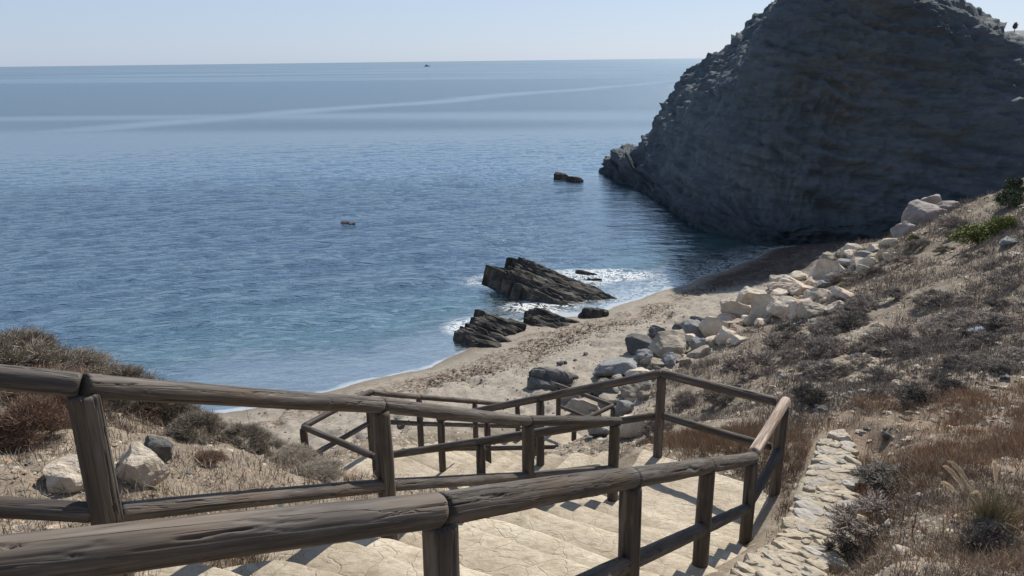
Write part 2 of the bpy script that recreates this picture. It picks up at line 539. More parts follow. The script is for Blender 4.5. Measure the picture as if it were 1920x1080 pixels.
def terrain(x, y, detail=True):
    x = np.asarray(x, float); y = np.asarray(y, float)
    z = t_raw(x, y)
    if detail:
        r = np.hypot(x, y)
        land = sstep(-8.3, -7.2, z)
        z = z + land * (0.16 * fbm(x * .55, y * .55, 0, 3, 3) + 0.05 * fbm(x * 2.4, y * 2.4, 0, 11, 3) + 0.022 * fbm(x * 9, y * 9, 0, 17, 2) * sstep(22, 10, r))
        beach = sstep(-7.2, -7.6, z) * sstep(-8.42, -8.2, z)
        dim = fbm(x * 3.1, y * 2.6, 0, 23, 3)
        z = z + beach * (0.032 * dim - 0.08 * sstep(0.15, 0.65, vnoise(x * 2.9, y * 2.7, 0, 31)))
        z = z - 0.04 * beach * sstep(0.3, .7, vnoise(x * 6.1, y * 5.3, 0, 35))
    wsum = None
    for k, rp in enumerate(RAMPS):
        dist, zr = ramp_query(x, y, rp)
        drop = 0.14 if k < 3 else 0.05
        w = sstep(0.9, 0.0, dist)
        zt = zr - drop + (0.0 if not detail else 0.02 * vnoise(x * 7, y * 7, 0, 5))
        inside = dist < 0.0
        zt = np.where(inside, zr - (0.32 if k < 3 else 0.14), zt)
        z = z * (1 - w) + zt * w
        z = np.where(inside, np.minimum(z, zt), z)
    # the ground is let in to the low wall
    near = (x > .2) & (x < 4.4) & (y > 1.8) & (y < 8.2)
    if np.any(near):
        xn, yn = x[near], y[near]
        D = np.hypot(xn[..., None] - wc[::6, 0], yn[..., None] - wc[::6, 1])
        i = np.argmin(D, -1); dd = np.min(D, -1)
        w = sstep(.72, .30, dd)
        zz = np.array(z, float)
        zz[near] = z[near] * (1 - w) + (wc[::6][i, 2] - .07) * w
        z = zz
    return z

def hit(px, py, detail=True):
    v = ray(px, py)
    t = np.geomspace(1.2, 75, 900)
    P = v[None, :] * t[:, None]
    g = terrain(P[:, 0], P[:, 1], detail)
    below = np.nonzero((P[:, 2] < g) | (P[:, 2] < SEA))[0]
    if len(below) == 0:
        return P[-1]
    i = below[0]
    p = P[i].copy()
    p[2] = max(g[i], SEA)
    return p

# ------------------------------------------------------------------ terrain mesh
def build_ground():
    nr, nt = 600, 620
    r = np.geomspace(0.9, 90, nr)
    th = np.linspace(R(-78), R(78), nt)
    rr, tt = np.meshgrid(r, th, indexing='ij')
    x = rr * np.sin(tt); y = rr * np.cos(tt)
    z = terrain(x, y)
    V = np.stack([x, y, z], -1).reshape(-1, 3)
    Fc = grid_faces(nr, nt)[:, ::-1]
    sand = sstep(-7.25, -7.6, z + 0.12 * fbm(x * .8, y * .8, 0, 77, 3)) * sstep(12.0, 13.2, y + 0.3 * np.minimum(x, 0) * 0)
    # orange dry grass zones, scrub zones
    orange = sstep(0.0, 0.5, 0.9 - ((x - 5.2) / 2.6) ** 2 - ((y - 6.6) / 2.2) ** 2) + sstep(0, .5, 0.8 - ((x - 2.9) / 1.0) ** 2 - ((y - 8.0) / 0.7) ** 2)
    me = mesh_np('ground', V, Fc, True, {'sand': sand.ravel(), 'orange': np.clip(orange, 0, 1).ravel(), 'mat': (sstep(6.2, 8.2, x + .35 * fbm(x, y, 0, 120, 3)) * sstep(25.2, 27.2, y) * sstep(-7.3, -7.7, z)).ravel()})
    M = Mat('dry_ground')
    v = M.coord('Position')
    n1 = M.noise(v, 0.9, 5, 0.6)
    n2 = M.noise(v, 6, 6, 0.65)
    n3 = M.noise(v, 38, 4, 0.65)
    dirt_shade = M.ramp(n1, [(0.3, (0.145, 0.118, 0.09)), (0.5, (0.215, 0.178, 0.138)), (0.7, (0.31, 0.262, 0.205))])
    dirt_shade = M.mix(M.ramp(n2, [(0.42, 0.0), (0.66, 0.6)]), dirt_shade, (0.15, 0.12, 0.095))
    dirt_shade = M.mix(M.ramp(n3, [(0.58, 0.0), (0.70, 0.8)]), dirt_shade, (0.40, 0.34, 0.265))
    dirt_shade = M.mix(M.math('MULTIPLY', M.attr('orange'), 0.3), dirt_shade, (0.20, 0.125, 0.075))
    sn = M.noise(v, 7, 5, 0.6)
    sandc = M.ramp(sn, [(0.3, (0.24, 0.21, 0.175)), (0.55, (0.33, 0.295, 0.25)), (0.75, (0.40, 0.365, 0.315))])
    sandc = M.mix(M.ramp(n3, [(0.56, 0.0), (0.68, 0.55)]), sandc, (0.17, 0.12, 0.08))
    zz = M.sep(v, 2)
    wn_ = M.math('ADD', zz, M.math('MULTIPLY', M.math('SUBTRACT', M.noise(v, 1.3, 4, .6), .5), 0.16))
    # dark weed line dried along the last high water
    wband = M.ramp(M.math('MULTIPLY_ADD', wn_, 1.0, 9.0), [(0.66, 0.0), (0.70, 1.0), (0.80, 1.0), (0.88, 0.0)])
    weed = M.math('MULTIPLY', wband, M.ramp(M.noise(v, 9, 6, .7), [(0.42, 0.0), (0.58, 1.0)]))
    sandc = M.mix(M.math('MULTIPLY', weed, 0.9), sandc, (0.10, 0.065, 0.042))
    sandc = M.mix(M.math('MULTIPLY', M.attr('mat'), M.ramp(M.noise(v, 4, 6, .7), [(0.32, 0.55), (0.5, 0.95)])), sandc, (0.075, 0.052, 0.042))  # weed tint that also paints the headland's shade darker on the cove sand
    wet = M.ramp(M.math('MULTIPLY_ADD', zz, 1.0, 9.0), [(0.60, 1.0), (0.68, 0.0)])
    sandc = M.mix(wet, sandc, (0.19, 0.16, 0.12))
    c = M.mix(M.attr('sand'), dirt_shade, sandc)
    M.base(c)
    M.rough(M.math('MULTIPLY_ADD', M.math('MULTIPLY', wet, M.attr('sand')), -0.55, 0.93))
    h = M.math('ADD', M.math('MULTIPLY', n2, 1.0), M.math('MULTIPLY', n3, 0.45))
    M.normal(M.bump(h, 0.8, 0.035))
    # hillside carried on unseen behind the viewer, its rise added to block low sky
    r2 = np.concatenate([[0.02], np.geomspace(.3, 90, 130)]); t2 = np.linspace(R(77.9), R(282.1), 130)
    a2, b2 = np.meshgrid(r2, t2, indexing='ij')
    x2, y2 = a2 * np.sin(b2), a2 * np.cos(b2)
    r3 = np.linspace(0.02, .92, 10); t3 = np.linspace(R(-78.1), R(78.1), 60)
    a3, b3 = np.meshgrid(r3, t3, indexing='ij')
    x3, y3 = a3 * np.sin(b3), a3 * np.cos(b3)
    for nm, xx, yy, k1, k2 in (('ground', x2, y2, 131, 130), ('ground', x3, y3, 10, 60)):
        m2 = mesh_np(nm, np.stack([xx, yy, terrain(xx, yy) - .004], -1).reshape(-1, 3), grid_faces(k1, k2)[:, ::-1], True)
        m2.materials.append(M.m)
        o2 = link(nm, m2); o2['kind'] = 'structure'; o2['label'] = 'dry stony ground where the viewer stands'
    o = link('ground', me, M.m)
    o['kind'] = 'structure'
    o['label'] = 'dry stony slope and sandy beach below the stairs'
    return o

# ------------------------------------------------------------------ sea
ROCK_SPOTS = [(1.3, 28.6, 2.9, 1.2), (3.6, 29.2, 2.2, 1.0), (-0.9, 23.2, 1.3, 1.0), (1.0, 25.2, 1.3, 0.8), (3.9, 56.4, .9, .4), (-9.1, 40.6, .01, .01)]
def build_sea():
    r = np.concatenate([np.geomspace(11, 110, 430), np.geomspace(112, 45000, 90)])
    th = np.linspace(R(-75), R(60), 640)
    rr, tt = np.meshgrid(r, th, indexing='ij')
    x = rr * np.sin(tt); y = rr * np.cos(tt)
    g = t_raw(x, y)
    depth = np.clip(SEA - g, -1, 6)
    depth = np.where(rr > 85, 6, depth)
    fade = sstep(0.05, 1.4, depth) * sstep(105, 45, rr)
    wx = x * math.cos(.35) + y * math.sin(.35); wy = -x * math.sin(.35) + y * math.cos(.35)
    w = 0.075 * fbm(wx * .38, wy * .95, 0, 41, 2) + 0.040 * fbm(wx * 1.1, wy * 2.6, 0, 43, 2)
    z = SEA + w * (0.12 + 0.88 * fade) * sstep(105, 45, rr) - rr ** 2 / (2 * 6.371e6) * 0
    dist = np.full_like(x, 9.0)
    for (a, b, sa, sb) in ROCK_SPOTS:
        dist = np.minimum(dist, np.hypot((x - a) / sa, (y - b) / sb))
    lee = sstep(1.5, 7.5, x + .02 * y) * sstep(72, 50, rr) * sstep(24, 29, y)      # water sheltered by the headland
    z = SEA + (z - SEA) * (1 - .6 * lee)
    V = np.stack([x, y, z], -1).reshape(-1, 3)
    me = mesh_np('sea', V, grid_faces(len(r), len(th))[:, ::-1], True, {'depth': depth.ravel(), 'rock': dist.ravel(), 'lee': lee.ravel()})
    M = Mat('sea_water')
    M.n.remove(M.p)
    v = M.coord('Position')
    dep = M.attr('depth')
    dn = M.math('ADD', dep, M.math('MULTIPLY', M.math('SUBTRACT', M.noise(v, 0.35, 4, .6), .5), 0.9))
    body = M.ramp(M.math('DIVIDE', dn, 6.0), [(0.0, (0.085, 0.10, 0.09)), (0.10, (0.042, 0.118, 0.105)), (0.24, (0.018, 0.062, 0.072)), (0.40, (0.008, 0.027, 0.046)), (1.0, (0.008, 0.025, 0.048))])
    patch = M.noise(M.coord('Position', (0.02, 0.06, 1), (0, 0, .1)), 1.0, 4, .6)
    body = M.mix(M.ramp(patch, [(0.40, 0.0), (0.65, 0.5)]), body, (0.005, 0.014, 0.034))
    # relief: chop and ripples
    v1 = M.coord('Position', (0.45, 1.3, 1), (0, 0, -.35))
    v2 = M.coord('Position', (1.6, 3.8, 1), (0, 0, -.15))
    v3 = M.coord('Position', (5, 8, 1), (0, 0, .3))
    h = M.math('ADD', M.math('MULTIPLY', M.noise(v1, 1.0, 3, .6, .4), 0.25), M.math('ADD', M.math('MULTIPLY', M.noise(v2, 1.0, 4, .62, .3), 0.125), M.math('MULTIPLY', M.noise(v3, 1.0, 3, .6), 0.022)))
    calm = M.ramp(dep, [(0.0, 0.12), (0.5, 1.0)])
    calm2 = M.math('MAXIMUM', calm, 0.1)
    far_ = M.ramp(M.math('DIVIDE', M.sep(v, 1), 600.0), [(0.08, 1.0), (0.4, 0.95), (1.0, 0.6)])
    h = M.math('MULTIPLY', M.math('MULTIPLY', M.math('MULTIPLY', h, calm2), far_), M.math('MULTIPLY_ADD', M.attr('lee'), -.62, 1.0))
    nb = M.bump(h, 1.0, 1.0)
    # slick bands far out
    band = M.noise(M.coord('Position', (0.0009, 0.006, 1), (0, 0, .25)), 1.0, 3, .5)
    band2 = M.ramp(band, [(0.56, 0.0), (0.60, 1.0), (0.63, 1.0), (0.66, 0.0)])
    px_, py_ = M.sep(v, 0), M.sep(v, 1)
    q = M.math('ADD', M.math('ADD', M.math('MULTIPLY', px_, .842), M.math('MULTIPLY', py_, -.54)), 106.0)
    q = M.math('ADD', q, M.math('MULTIPLY', M.math('SUBTRACT', M.noise(v, .018, 3, .5), .5), 26.0))
    slick = M.ramp(M.math('DIVIDE', M.math('ABSOLUTE', q), 12.0), [(0.15, 1.0), (0.7, 0.0)])
    slick = M.math('MULTIPLY', slick, M.ramp(M.math('DIVIDE', py_, 120.0), [(0.55, 0.0), (0.95, 1.0)]))
    band2 = M.math('MAXIMUM', M.math('MULTIPLY', band2, .8), slick)
    diff = M.n.new('ShaderNodeBsdfDiffuse')
    M.put(diff.inputs['Color'], body)
    tr = M.n.new('ShaderNodeBsdfTransparent')
    tr.inputs[0].default_value = (0.80, 0.90, 0.88, 1)
    mx = M.n.new('ShaderNodeMixShader')
    M.l.new(M.ramp(dep, [(0.0, 0.10), (0.15, 0.30), (0.9, 1.0)]), mx.inputs[0])
    M.l.new(tr.outputs[0], mx.inputs[1]); M.l.new(diff.outputs[0], mx.inputs[2])
    gl = M.n.new('ShaderNodeBsdfGlossy')
    M.put(gl.inputs['Color'], (0.84, 0.95, 1.0))
    rg = M.math('ADD', M.ramp(M.math('DIVIDE', M.n.new('ShaderNodeCameraData').outputs['View Distance'] if False else M.sep(v, 1), 400.0), [(0.05, 0.07), (0.4, 0.13), (1.0, 0.17)]), M.math('MULTIPLY', band2, -0.10))
    M.l.new(rg, gl.inputs['Roughness'])
    M.l.new(nb, gl.inputs['Normal'])
    fr = M.n.new('ShaderNodeFresnel')
    fr.inputs['IOR'].default_value = 1.34
    M.l.new(nb, fr.inputs['Normal'])
    m2 = M.n.new('ShaderNodeMixShader')
    M.l.new(M.math('MULTIPLY_ADD', M.math('MINIMUM', fr.outputs[0], 0.68), 0.90, M.math('MULTIPLY', band2, 0.16)), m2.inputs[0])
    M.l.new(mx.outputs[0], m2.inputs[1]); M.l.new(gl.outputs[0], m2.inputs[2])
    # foam: lace near the shore line and round the rocks
    fn = M.noise(v, 2.2, 6, .7, 1.2)
    fl = M.math('ABSOLUTE', M.math('SUBTRACT', fn, 0.5))
    lace = M.ramp(fl, [(0.0, 1.0), (0.022, 0.8), (0.05, 0.0)])
    edge = M.ramp(M.math('ADD', dep, M.math('MULTIPLY', M.math('SUBTRACT', M.noise(v, 1.2, 3, .5), .5), .06)), [(0.0, 1.0), (0.006, 0.9), (0.016, 0.0)])
    near = M.ramp(M.attr('rock'), [(0.9, 1.0), (1.0, 0.85)])
    nearf = M.math('MULTIPLY_ADD', M.attr('rock'), -2.2, 2.7, clamp=True)
    wide = M.math('MULTIPLY', M.ramp(dep, [(0.0, 0.55), (0.20, 0.25), (0.5, 0.0)]), M.ramp(M.math('MULTIPLY_ADD', M.sep(v, 0), .12, .35), [(0.0, 0.10), (0.5, 0.5), (1.0, 1.0)]))
    splash = M.math('MULTIPLY', nearf, M.ramp(M.noise(v, 3.1, 6, .7), [(0.50, 0.0), (0.60, 1.0)]))
    foam = M.math('MAXIMUM', M.math('MULTIPLY', edge, 0.38), M.math('MAXIMUM', M.math('MULTIPLY', lace, M.math('MAXIMUM', wide, nearf)), M.math('MULTIPLY', splash, 0.4)))
    fd = M.n.new('ShaderNodeBsdfDiffuse')
    M.put(fd.inputs['Color'], (0.78, 0.80, 0.80))
    m3 = M.n.new('ShaderNodeMixShader')
    M.l.new(foam, m3.inputs[0])
    M.l.new(m2.outputs[0], m3.inputs[1]); M.l.new(fd.outputs[0], m3.inputs[2])
    M.l.new(m3.outputs[0], M.out.inputs[0])
    o = link('sea', me, M.m)
    o['kind'] = 'structure'
    o['label'] = 'calm blue sea stretching to the horizon'
    return o

# ------------------------------------------------------------------ headland
def build_headland():
    rings = [
        (-10.5, [(14, 66), (7.0, 61), (6.3, 54.5), (7.9, 46.5), (8.8, 38), (10.0, 33.6), (13, 31.9), (17.6, 32.0), (21.5, 30.5), (32, 27.5), (60, 40), (48, 70)]),
        (-8.4, [(14, 65), (7.7, 60), (7.0, 54.5), (8.5, 46.5), (9.4, 38), (10.7, 34), (13, 32.6), (17.6, 32.6), (21.5, 31), (32, 28), (60, 40), (48, 70)]),
        (-7.2, [(14.5, 64), (8.2, 59), (7.5, 54.5), (9.0, 46.8), (9.8, 38.5), (11.2, 34.6), (13.3, 33.1), (17.8, 33.2), (21.7, 31.6), (32, 28.4), (60, 41), (47, 69)]),
        (-6.2, [(14.5, 62), (9.6, 57), (9.1, 52.0), (9.4, 46.5), (10.1, 39.2), (11.8, 35.3), (13.9, 33.8), (18.2, 34), (22, 32.4), (32.5, 29), (59, 42), (47, 68)]),
        (-3, [(15, 60), (11.4, 55), (10.8, 50.5), (10.6, 46.3), (10.7, 40.2), (11.7, 36.2), (14.2, 34.7), (18.8, 35.2), (23, 34.2), (33, 31), (58, 43), (46, 66)]),
        (0, [(16.5, 58), (13.5, 54), (12.6, 49.5), (12.1, 46), (11.9, 41.0), (12.0, 36.9), (14.6, 35.4), (19.4, 36.2), (24.8, 37.2), (29.0, 42.2), (35, 52), (32, 60)]),
        (3, [(19, 56), (17.0, 52), (15.8, 48), (15.1, 44.6), (13.9, 41.4), (13.1, 38.2), (15.2, 36.6), (19.6, 37.4), (22.5, 40.2), (25.2, 44.6), (28.6, 51), (27, 57)]),
        (5.0, [(20, 54), (19, 50.5), (18.0, 47), (16.3, 44.2), (14.7, 41.6), (14.2, 39.2), (16.0, 38.2), (19.2, 39.4), (20.9, 42.0), (22.6, 45.2), (25, 50), (24.5, 55)]),
        (7.8, [(21, 53), (18.6, 50), (17.6, 47), (16.4, 44.2), (15.5, 42.4), (15.6, 40.7), (17.2, 40.1), (19.2, 41.2), (20.6, 43.0), (22.0, 45.6), (24, 49), (24, 53)]),
        (10.2, [(21.4, 51), (19.6, 49.5), (18.9, 47.5), (18.0, 45.4), (17.4, 43.8), (17.8, 43.0), (18.8, 42.6), (19.8, 43.1), (20.6, 44.3), (21.6, 46.2), (22.8, 48.5), (22.5, 50.5)]),
        (10.8, [(20.4, 46.8)] * 12)]
    nu, nv = 300, 560
    Rg = np.stack([np.concatenate([catmull(p, nv, True), np.full((nv, 1), z)], 1) for z, p in rings])   # ring, nv, 3
    V = np.stack([catmull(Rg[:, j, :], nu, False) for j in range(nv)], 1)                                # nu, nv, 3
    x, y, z = V[..., 0], V[..., 1], V[..., 2]
    du = np.gradient(V, axis=0); dv = np.gradient(V, axis=1)
    N = np.cross(dv, du); N /= np.linalg.norm(N, axis=2, keepdims=True) + 1e-9
    cen = np.array([21, 46.6, 0])
    sg = np.sign(np.sum(N * (V - cen), axis=2, keepdims=True)); sg[sg == 0] = 1
    N = N * sg
    zz = z + 0.26 * x - 0.10 * y + 0.5 * fbm(x * .18, y * .18, z * .18, 61, 3)
    led = vnoise(x * .12, y * .12, zz * 2.1, 63) * .5 + vnoise(x * .3, y * .3, zz * 5.0, 64) * .28 + vnoise(x * .6, y * .6, zz * 11, 66) * .13
    big = fbm(x * .16, y * .16, z * .10, 67, 3) * 0.9
    but = -np.abs(fbm(x * .33, y * .33, z * .09, 72, 2)) * 0.55 - .30 * np.abs(vnoise(x * .2, y * .2, zz * 2.6, 81)) ** .7 - .16 * np.abs(vnoise(x * .4, y * .4, zz * 6.5, 82)) ** .7
    mid = fbm(x * .9, y * .9, z * 1.1, 69, 4) * 0.16 - .10 * np.abs(fbm(x * 1.3, y * 1.3, z * .6, 75, 3))
    fine = fbm(x * 3.1, y * 3.1, z * 3.1, 71, 3) * 0.14
    k = sstep(-10.5, -7.5, z) * .7 + .3
    k = k * np.where(z > 6, .5, 1)
    V = V + N * ((led * .42 + big * .65 + but + mid + fine) * k)[..., None]
    me = mesh_np('headland', V.reshape(-1, 3), grid_faces(nu, nv, True), True)
    M = Mat('headland_rock')
    v = M.coord('Position')
    vs_ = M.coord('Position', (0.4, 0.4, 2.4), (R(6), R(14), 0))
    n1 = M.noise(v, 0.25, 5, .6)
    n2 = M.noise(vs_, 1.2, 7, .68, .5)
    n3 = M.noise(v, 3.0, 6, .65)
    c = M.ramp(n1, [(0.3, (0.080, 0.100, 0.118)), (0.5, (0.112, 0.133, 0.148)), (0.7, (0.142, 0.158, 0.165))])
    c = M.mix(M.ramp(n2, [(0.45, 0.0), (0.62, 0.7)]), c, (0.062, 0.080, 0.097))
    c = M.mix(M.ramp(n3, [(0.62, 0.0), (0.72, 0.30)]), c, (0.15, 0.155, 0.15))
    c = M.mix(M.ramp(M.noise(vs_, 2.6, 5, .6), [(0.67, 0.0), (0.72, 0.55)]), c, (0.22, 0.22, 0.21))
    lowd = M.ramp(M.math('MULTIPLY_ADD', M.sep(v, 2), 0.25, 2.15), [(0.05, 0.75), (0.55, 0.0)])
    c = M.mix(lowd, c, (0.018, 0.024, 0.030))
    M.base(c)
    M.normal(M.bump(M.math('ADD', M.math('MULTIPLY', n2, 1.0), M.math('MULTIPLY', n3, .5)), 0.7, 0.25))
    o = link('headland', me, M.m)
    o['kind'] = 'structure'
    o['label'] = 'steep dark rocky headland rising from the sea beyond the cove'
    # far hill with one small tree on the skyline
    g = np.linspace(0, 1, 60)
    a, b = np.meshgrid(g, np.linspace(-1, 1, 50), indexing='ij')
    hx = 100 + a * 170; hy = 170 + b * 65
    hz = -9 + (12.6 + 5 * a) * sstep(0, .06, a) * np.clip(1 - np.abs(b) ** 3, 0, 1) ** .6 + .8 * fbm(hx * .05, hy * .05, 0, 91, 4)
    mh = mesh_np('hill', np.stack([hx, hy, hz], -1).reshape(-1, 3), grid_faces(60, 50), True)
    Mh = Mat('far_hill')
    Mh.base(Mh.ramp(Mh.noise(Mh.coord('Position'), .2, 5, .65), [(0.35, (0.10, 0.12, 0.12)), (0.6, (0.19, 0.21, 0.215)), (0.7, (0.33, 0.34, 0.34))]))
    oh = link('hill', mh, Mh.m)
    oh['kind'] = 'structure'
    return V

ground = build_ground()
sea = build_sea()
head_V = build_headland()
# ------------------------------------------------------------------ stairs
def slab_mesh(name, bl, br, fr, fl, z, thick, ns, nt, seed, left_round=0.0, bulge=0.02, rel=0.006, zs=None):
    s = np.linspace(0, 1, ns); t = np.linspace(0, 1, nt)
    t = t ** 0.8
    S, T = np.meshgrid(s, t, indexing='ij')
    width = np.linalg.norm(fr - fl)
    front = np.ones_like(s)
    if left_round > 0:
        lr = left_round / width
        front = front - 0.42 * np.clip(1 - s / lr, 0, 1) ** 2.2
        front = front - 0.10 * np.clip(1 - (1 - s) / (lr * .5), 0, 1) ** 2
    run = np.linalg.norm(fl - bl)
    wob = vnoise(s * width * 2.4, seed * 3.7, 0, 9) * bulge + vnoise(s * width * 7, seed * 5.1, 0, 9) * bulge * .4
    T2 = T * (front + wob / run)[:, None]
    lf = (1 - S)[..., None]; rf = S[..., None]
    Bk = bl * lf + br * rf; Fr = fl * lf + fr * rf
    P = Bk * (1 - T2[..., None]) + Fr * T2[..., None]
    # ragged ends
    ax = (br - bl) / np.linalg.norm(br - bl)
    P = P + ax * ((vnoise(T * run * 6, seed * 1.3, 0, 4) * 0.02)[..., None] * (1 - sstep(0, .2, np.minimum(S, 1 - S)))[..., None])
    x, y = P[..., 0], P[..., 1]
    Z = z + rel * fbm(x * 3.2, y * 3.2, 0, 51, 3) + rel * .5 * vnoise(x * 14, y * 14, 0, 52)
    Z = Z - 0.006 * sstep(.80, 1.0, T) ** 1.5 + 0.006 * vnoise(S * width * 3.0, seed * 2.2, 0, 58) * sstep(.5, 1, T)
    Z = Z - 0.012 * np.clip(vnoise(x * 4.2, y * 7.5, 0, 53), -1, 0) ** 2
    V = [np.stack([x, y, Z], -1).reshape(-1, 3)]
    idx = np.arange(ns * nt).reshape(ns, nt)
    F1 = np.stack([idx[:-1, :-1], idx[1:, :-1], idx[1:, 1:], idx[:-1, 1:]], -1).reshape(-1, 4)
    loop = np.concatenate([idx[:, 0], idx[-1, 1:], idx[:-1, -1][::-1], idx[0, 1:-1][::-1]])
    base = V[0][loop]
    cen = V[0].mean(0)
    dirs = base - cen
    dirs[:, 2] = 0
    # outward along the local edge normal
    nx = np.roll(base, -1, 0) - np.roll(base, 1, 0)
    nrm = np.stack([nx[:, 1], -nx[:, 0], np.zeros(len(nx))], -1)
    nrm /= np.linalg.norm(nrm, axis=1, keepdims=True) + 1e-9
    sg = np.sign(np.sum(nrm * dirs, 1, keepdims=True)); sg[sg == 0] = 1
    nrm *= np.median(sg)
    faces = [F1]
    prev = loop; n0 = len(V[0])
    for (o, dz) in ((0.008, -0.003), (0.016, -0.010), (0.020, -0.026), (0.021, -0.06), (0.010 + 0.0, -0.11), (0.006, -thick)):
        ring = base + nrm * o
        ring[:, 2] = base[:, 2] + dz
        jit = vnoise(ring[:, 0] * 9, ring[:, 1] * 9, ring[:, 2] * 9, 3) * 0.006
        ring = ring + nrm * jit[:, None]
        V.append(ring)
        cur = np.arange(n0, n0 + len(loop)); n0 += len(loop)
        a, b = prev, np.roll(prev, -1); c, d = np.roll(cur, -1), cur
        faces.append(np.stack([a, d, c, b], -1))
        prev = cur
    VV_ = np.concatenate(V)
    dirt_shade = np.zeros(len(VV_)); dirt_shade[:ns * nt] = (1 - sstep(.45, .92, T)).ravel() if name == 'step' else 0  # dirt at tread back, painted on as shading towards the nosing so edges read
    return mesh_np(name, VV_, np.concatenate(faces), True, {'dirt_shade': dirt_shade})

def flight(name, rp, n, label, ext_l, ext_r, left_round):
    a, b, c, d, z0, z1 = rp
    root = empty('stair_flight', (*((a + b) / 2), z0))
    tag(root, label, 'stairs')
    rise = (z0 - z1) / n
    for i in range(n - 1):
        t0 = i / (n - 1); t1 = (i + 1) / (n - 1)
        bl = a + (c - a) * t0; br = b + (d - b) * t0
        fl = a + (c - a) * t1; fr = b + (d - b) * t1
        ax = (br - bl) / np.linalg.norm(br - bl)
        dn = (fl - bl) / np.linalg.norm(fl - bl)
        el = ext_l + rnd.uniform(-.06, .12); er = ext_r + rnd.uniform(-.02, .04)
        sk = rnd.uniform(-.02, .02)
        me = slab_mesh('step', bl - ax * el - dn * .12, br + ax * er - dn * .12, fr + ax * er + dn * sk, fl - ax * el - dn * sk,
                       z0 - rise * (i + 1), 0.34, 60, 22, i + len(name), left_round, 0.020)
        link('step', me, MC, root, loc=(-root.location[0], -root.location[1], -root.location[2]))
    return root

def landing(name, rp, label, el=0.0):
    a, b, c, d, z0, z1 = rp
    ax = (b - a) / np.linalg.norm(b - a); dn = (c - a) / np.linalg.norm(c - a)
    me = slab_mesh(name, a - ax * el - dn * .14, b + ax * .05 - dn * .14, d + ax * .05 + dn * .06, c - ax * el + dn * .06, z0 - 0.004, 0.30, 70, 50, len(name), 0.0, 0.03, 0.008)
    o = link('landing', me, MC)
    tag(o, label, 'landing')
    return o

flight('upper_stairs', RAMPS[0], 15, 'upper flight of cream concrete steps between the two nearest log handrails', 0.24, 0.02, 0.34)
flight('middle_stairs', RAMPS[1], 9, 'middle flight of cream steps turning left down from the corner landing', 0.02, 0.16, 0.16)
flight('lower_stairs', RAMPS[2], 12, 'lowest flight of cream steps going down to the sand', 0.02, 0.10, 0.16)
landing('upper_landing', RAMPS[3], 'cream concrete landing inside the nearest handrail corner', 0.05)
landing('middle_landing', RAMPS[4], 'cream concrete landing behind the left end of the middle railing', 0.02)
landing('lower_landing', RAMPS[5], 'small concrete landing at the foot of the stairs among grey boulders', 0.0)
# top pad where the flight starts
a, b = RAMPS[0][0], RAMPS[0][1]
me = slab_mesh('top_landing', a - D1 * 1.5 - W1 * .2, b - D1 * 1.5, b + D1 * .0, a - W1 * .2 + D1 * .0, -1.604, .3, 40, 40, 3)
tag(link('landing', me, MC), 'cream concrete pad at the head of the upper flight', 'landing')

# ------------------------------------------------------------------ log fences
def log_mesh(L, r, seed, nx, na, cracks=True):
    x = np.linspace(0, L, nx); th = np.linspace(0, 2 * math.pi, na, endpoint=False)
    X, T = np.meshgrid(x, th, indexing='ij')
    cy, cz = np.cos(T), np.sin(T)
    rad = r * (1 + 0.035 * vnoise(X * 1.6, seed * 3.1, 0, 5) + 0.03 * fbm(X * 3, cy * 1.5 + seed, cz * 1.5, 8, 3))
    # knots
    for k in range(max(1, int(L * 1.3))):
        kx = rnd.uniform(.1, L - .1); kt = rnd.uniform(0, 2 * math.pi)
        dd = ((X - kx) / .035) ** 2 + (((T - kt + math.pi) % (2 * math.pi) - math.pi) * r / .02) ** 2
        rad = rad + 0.0045 * np.exp(-dd) - 0.003 * np.exp(-dd * 6)
    if cracks:
        for q, (sx, st, dep, wd) in enumerate(((0.75, 1.5, .011, .030), (1.5, 3.0, .007, .035), (3.0, 5.5, .0035, .06))):
            nz = vnoise(X * sx + seed, cy * st + q * 9, cz * st + seed * 2, 12 + q)
            msk = sstep(-.15, .25, vnoise(X * .9 + seed, cy * 1.2, cz * 1.2, 33 + q))
            wav = vnoise(X * 12, cy * 4, cz * 4, 40) * .02
            rad = rad - dep * msk * np.clip(1 - np.abs(nz + wav) / wd, 0, 1) ** .7
    # slightly rounded ends
    e = np.minimum(X, L - X)
    rad = rad * (1 - 0.10 * np.clip(1 - e / 0.012, 0, 1) ** 2)
    bow = 0.006 * math.sin(seed) * np.sin(X / L * math.pi)
    V = np.stack([X, cy * rad + bow, cz * rad], -1).reshape(-1, 3)
    Fc = grid_faces(nx, na, True)
    V = np.concatenate([V, [[0, 0, 0], [L, 0, 0]]])
    n = nx * na
    j = np.arange(na); jn = (j + 1) % na
    # end caps as quads with a repeated ring point
    mid = (j % 2 == 0)
    caps = []
    for q in range(0, na, 2):
        caps.append((n, q, (q + 1) % na, (q + 2) % na))
        o = (nx - 1) * na
        caps.append((n + 1, o + (q + 2) % na, o + (q + 1) % na, o + q))
    return mesh_np('log', V, np.concatenate([Fc[:, ::-1], np.array(caps)]), True)

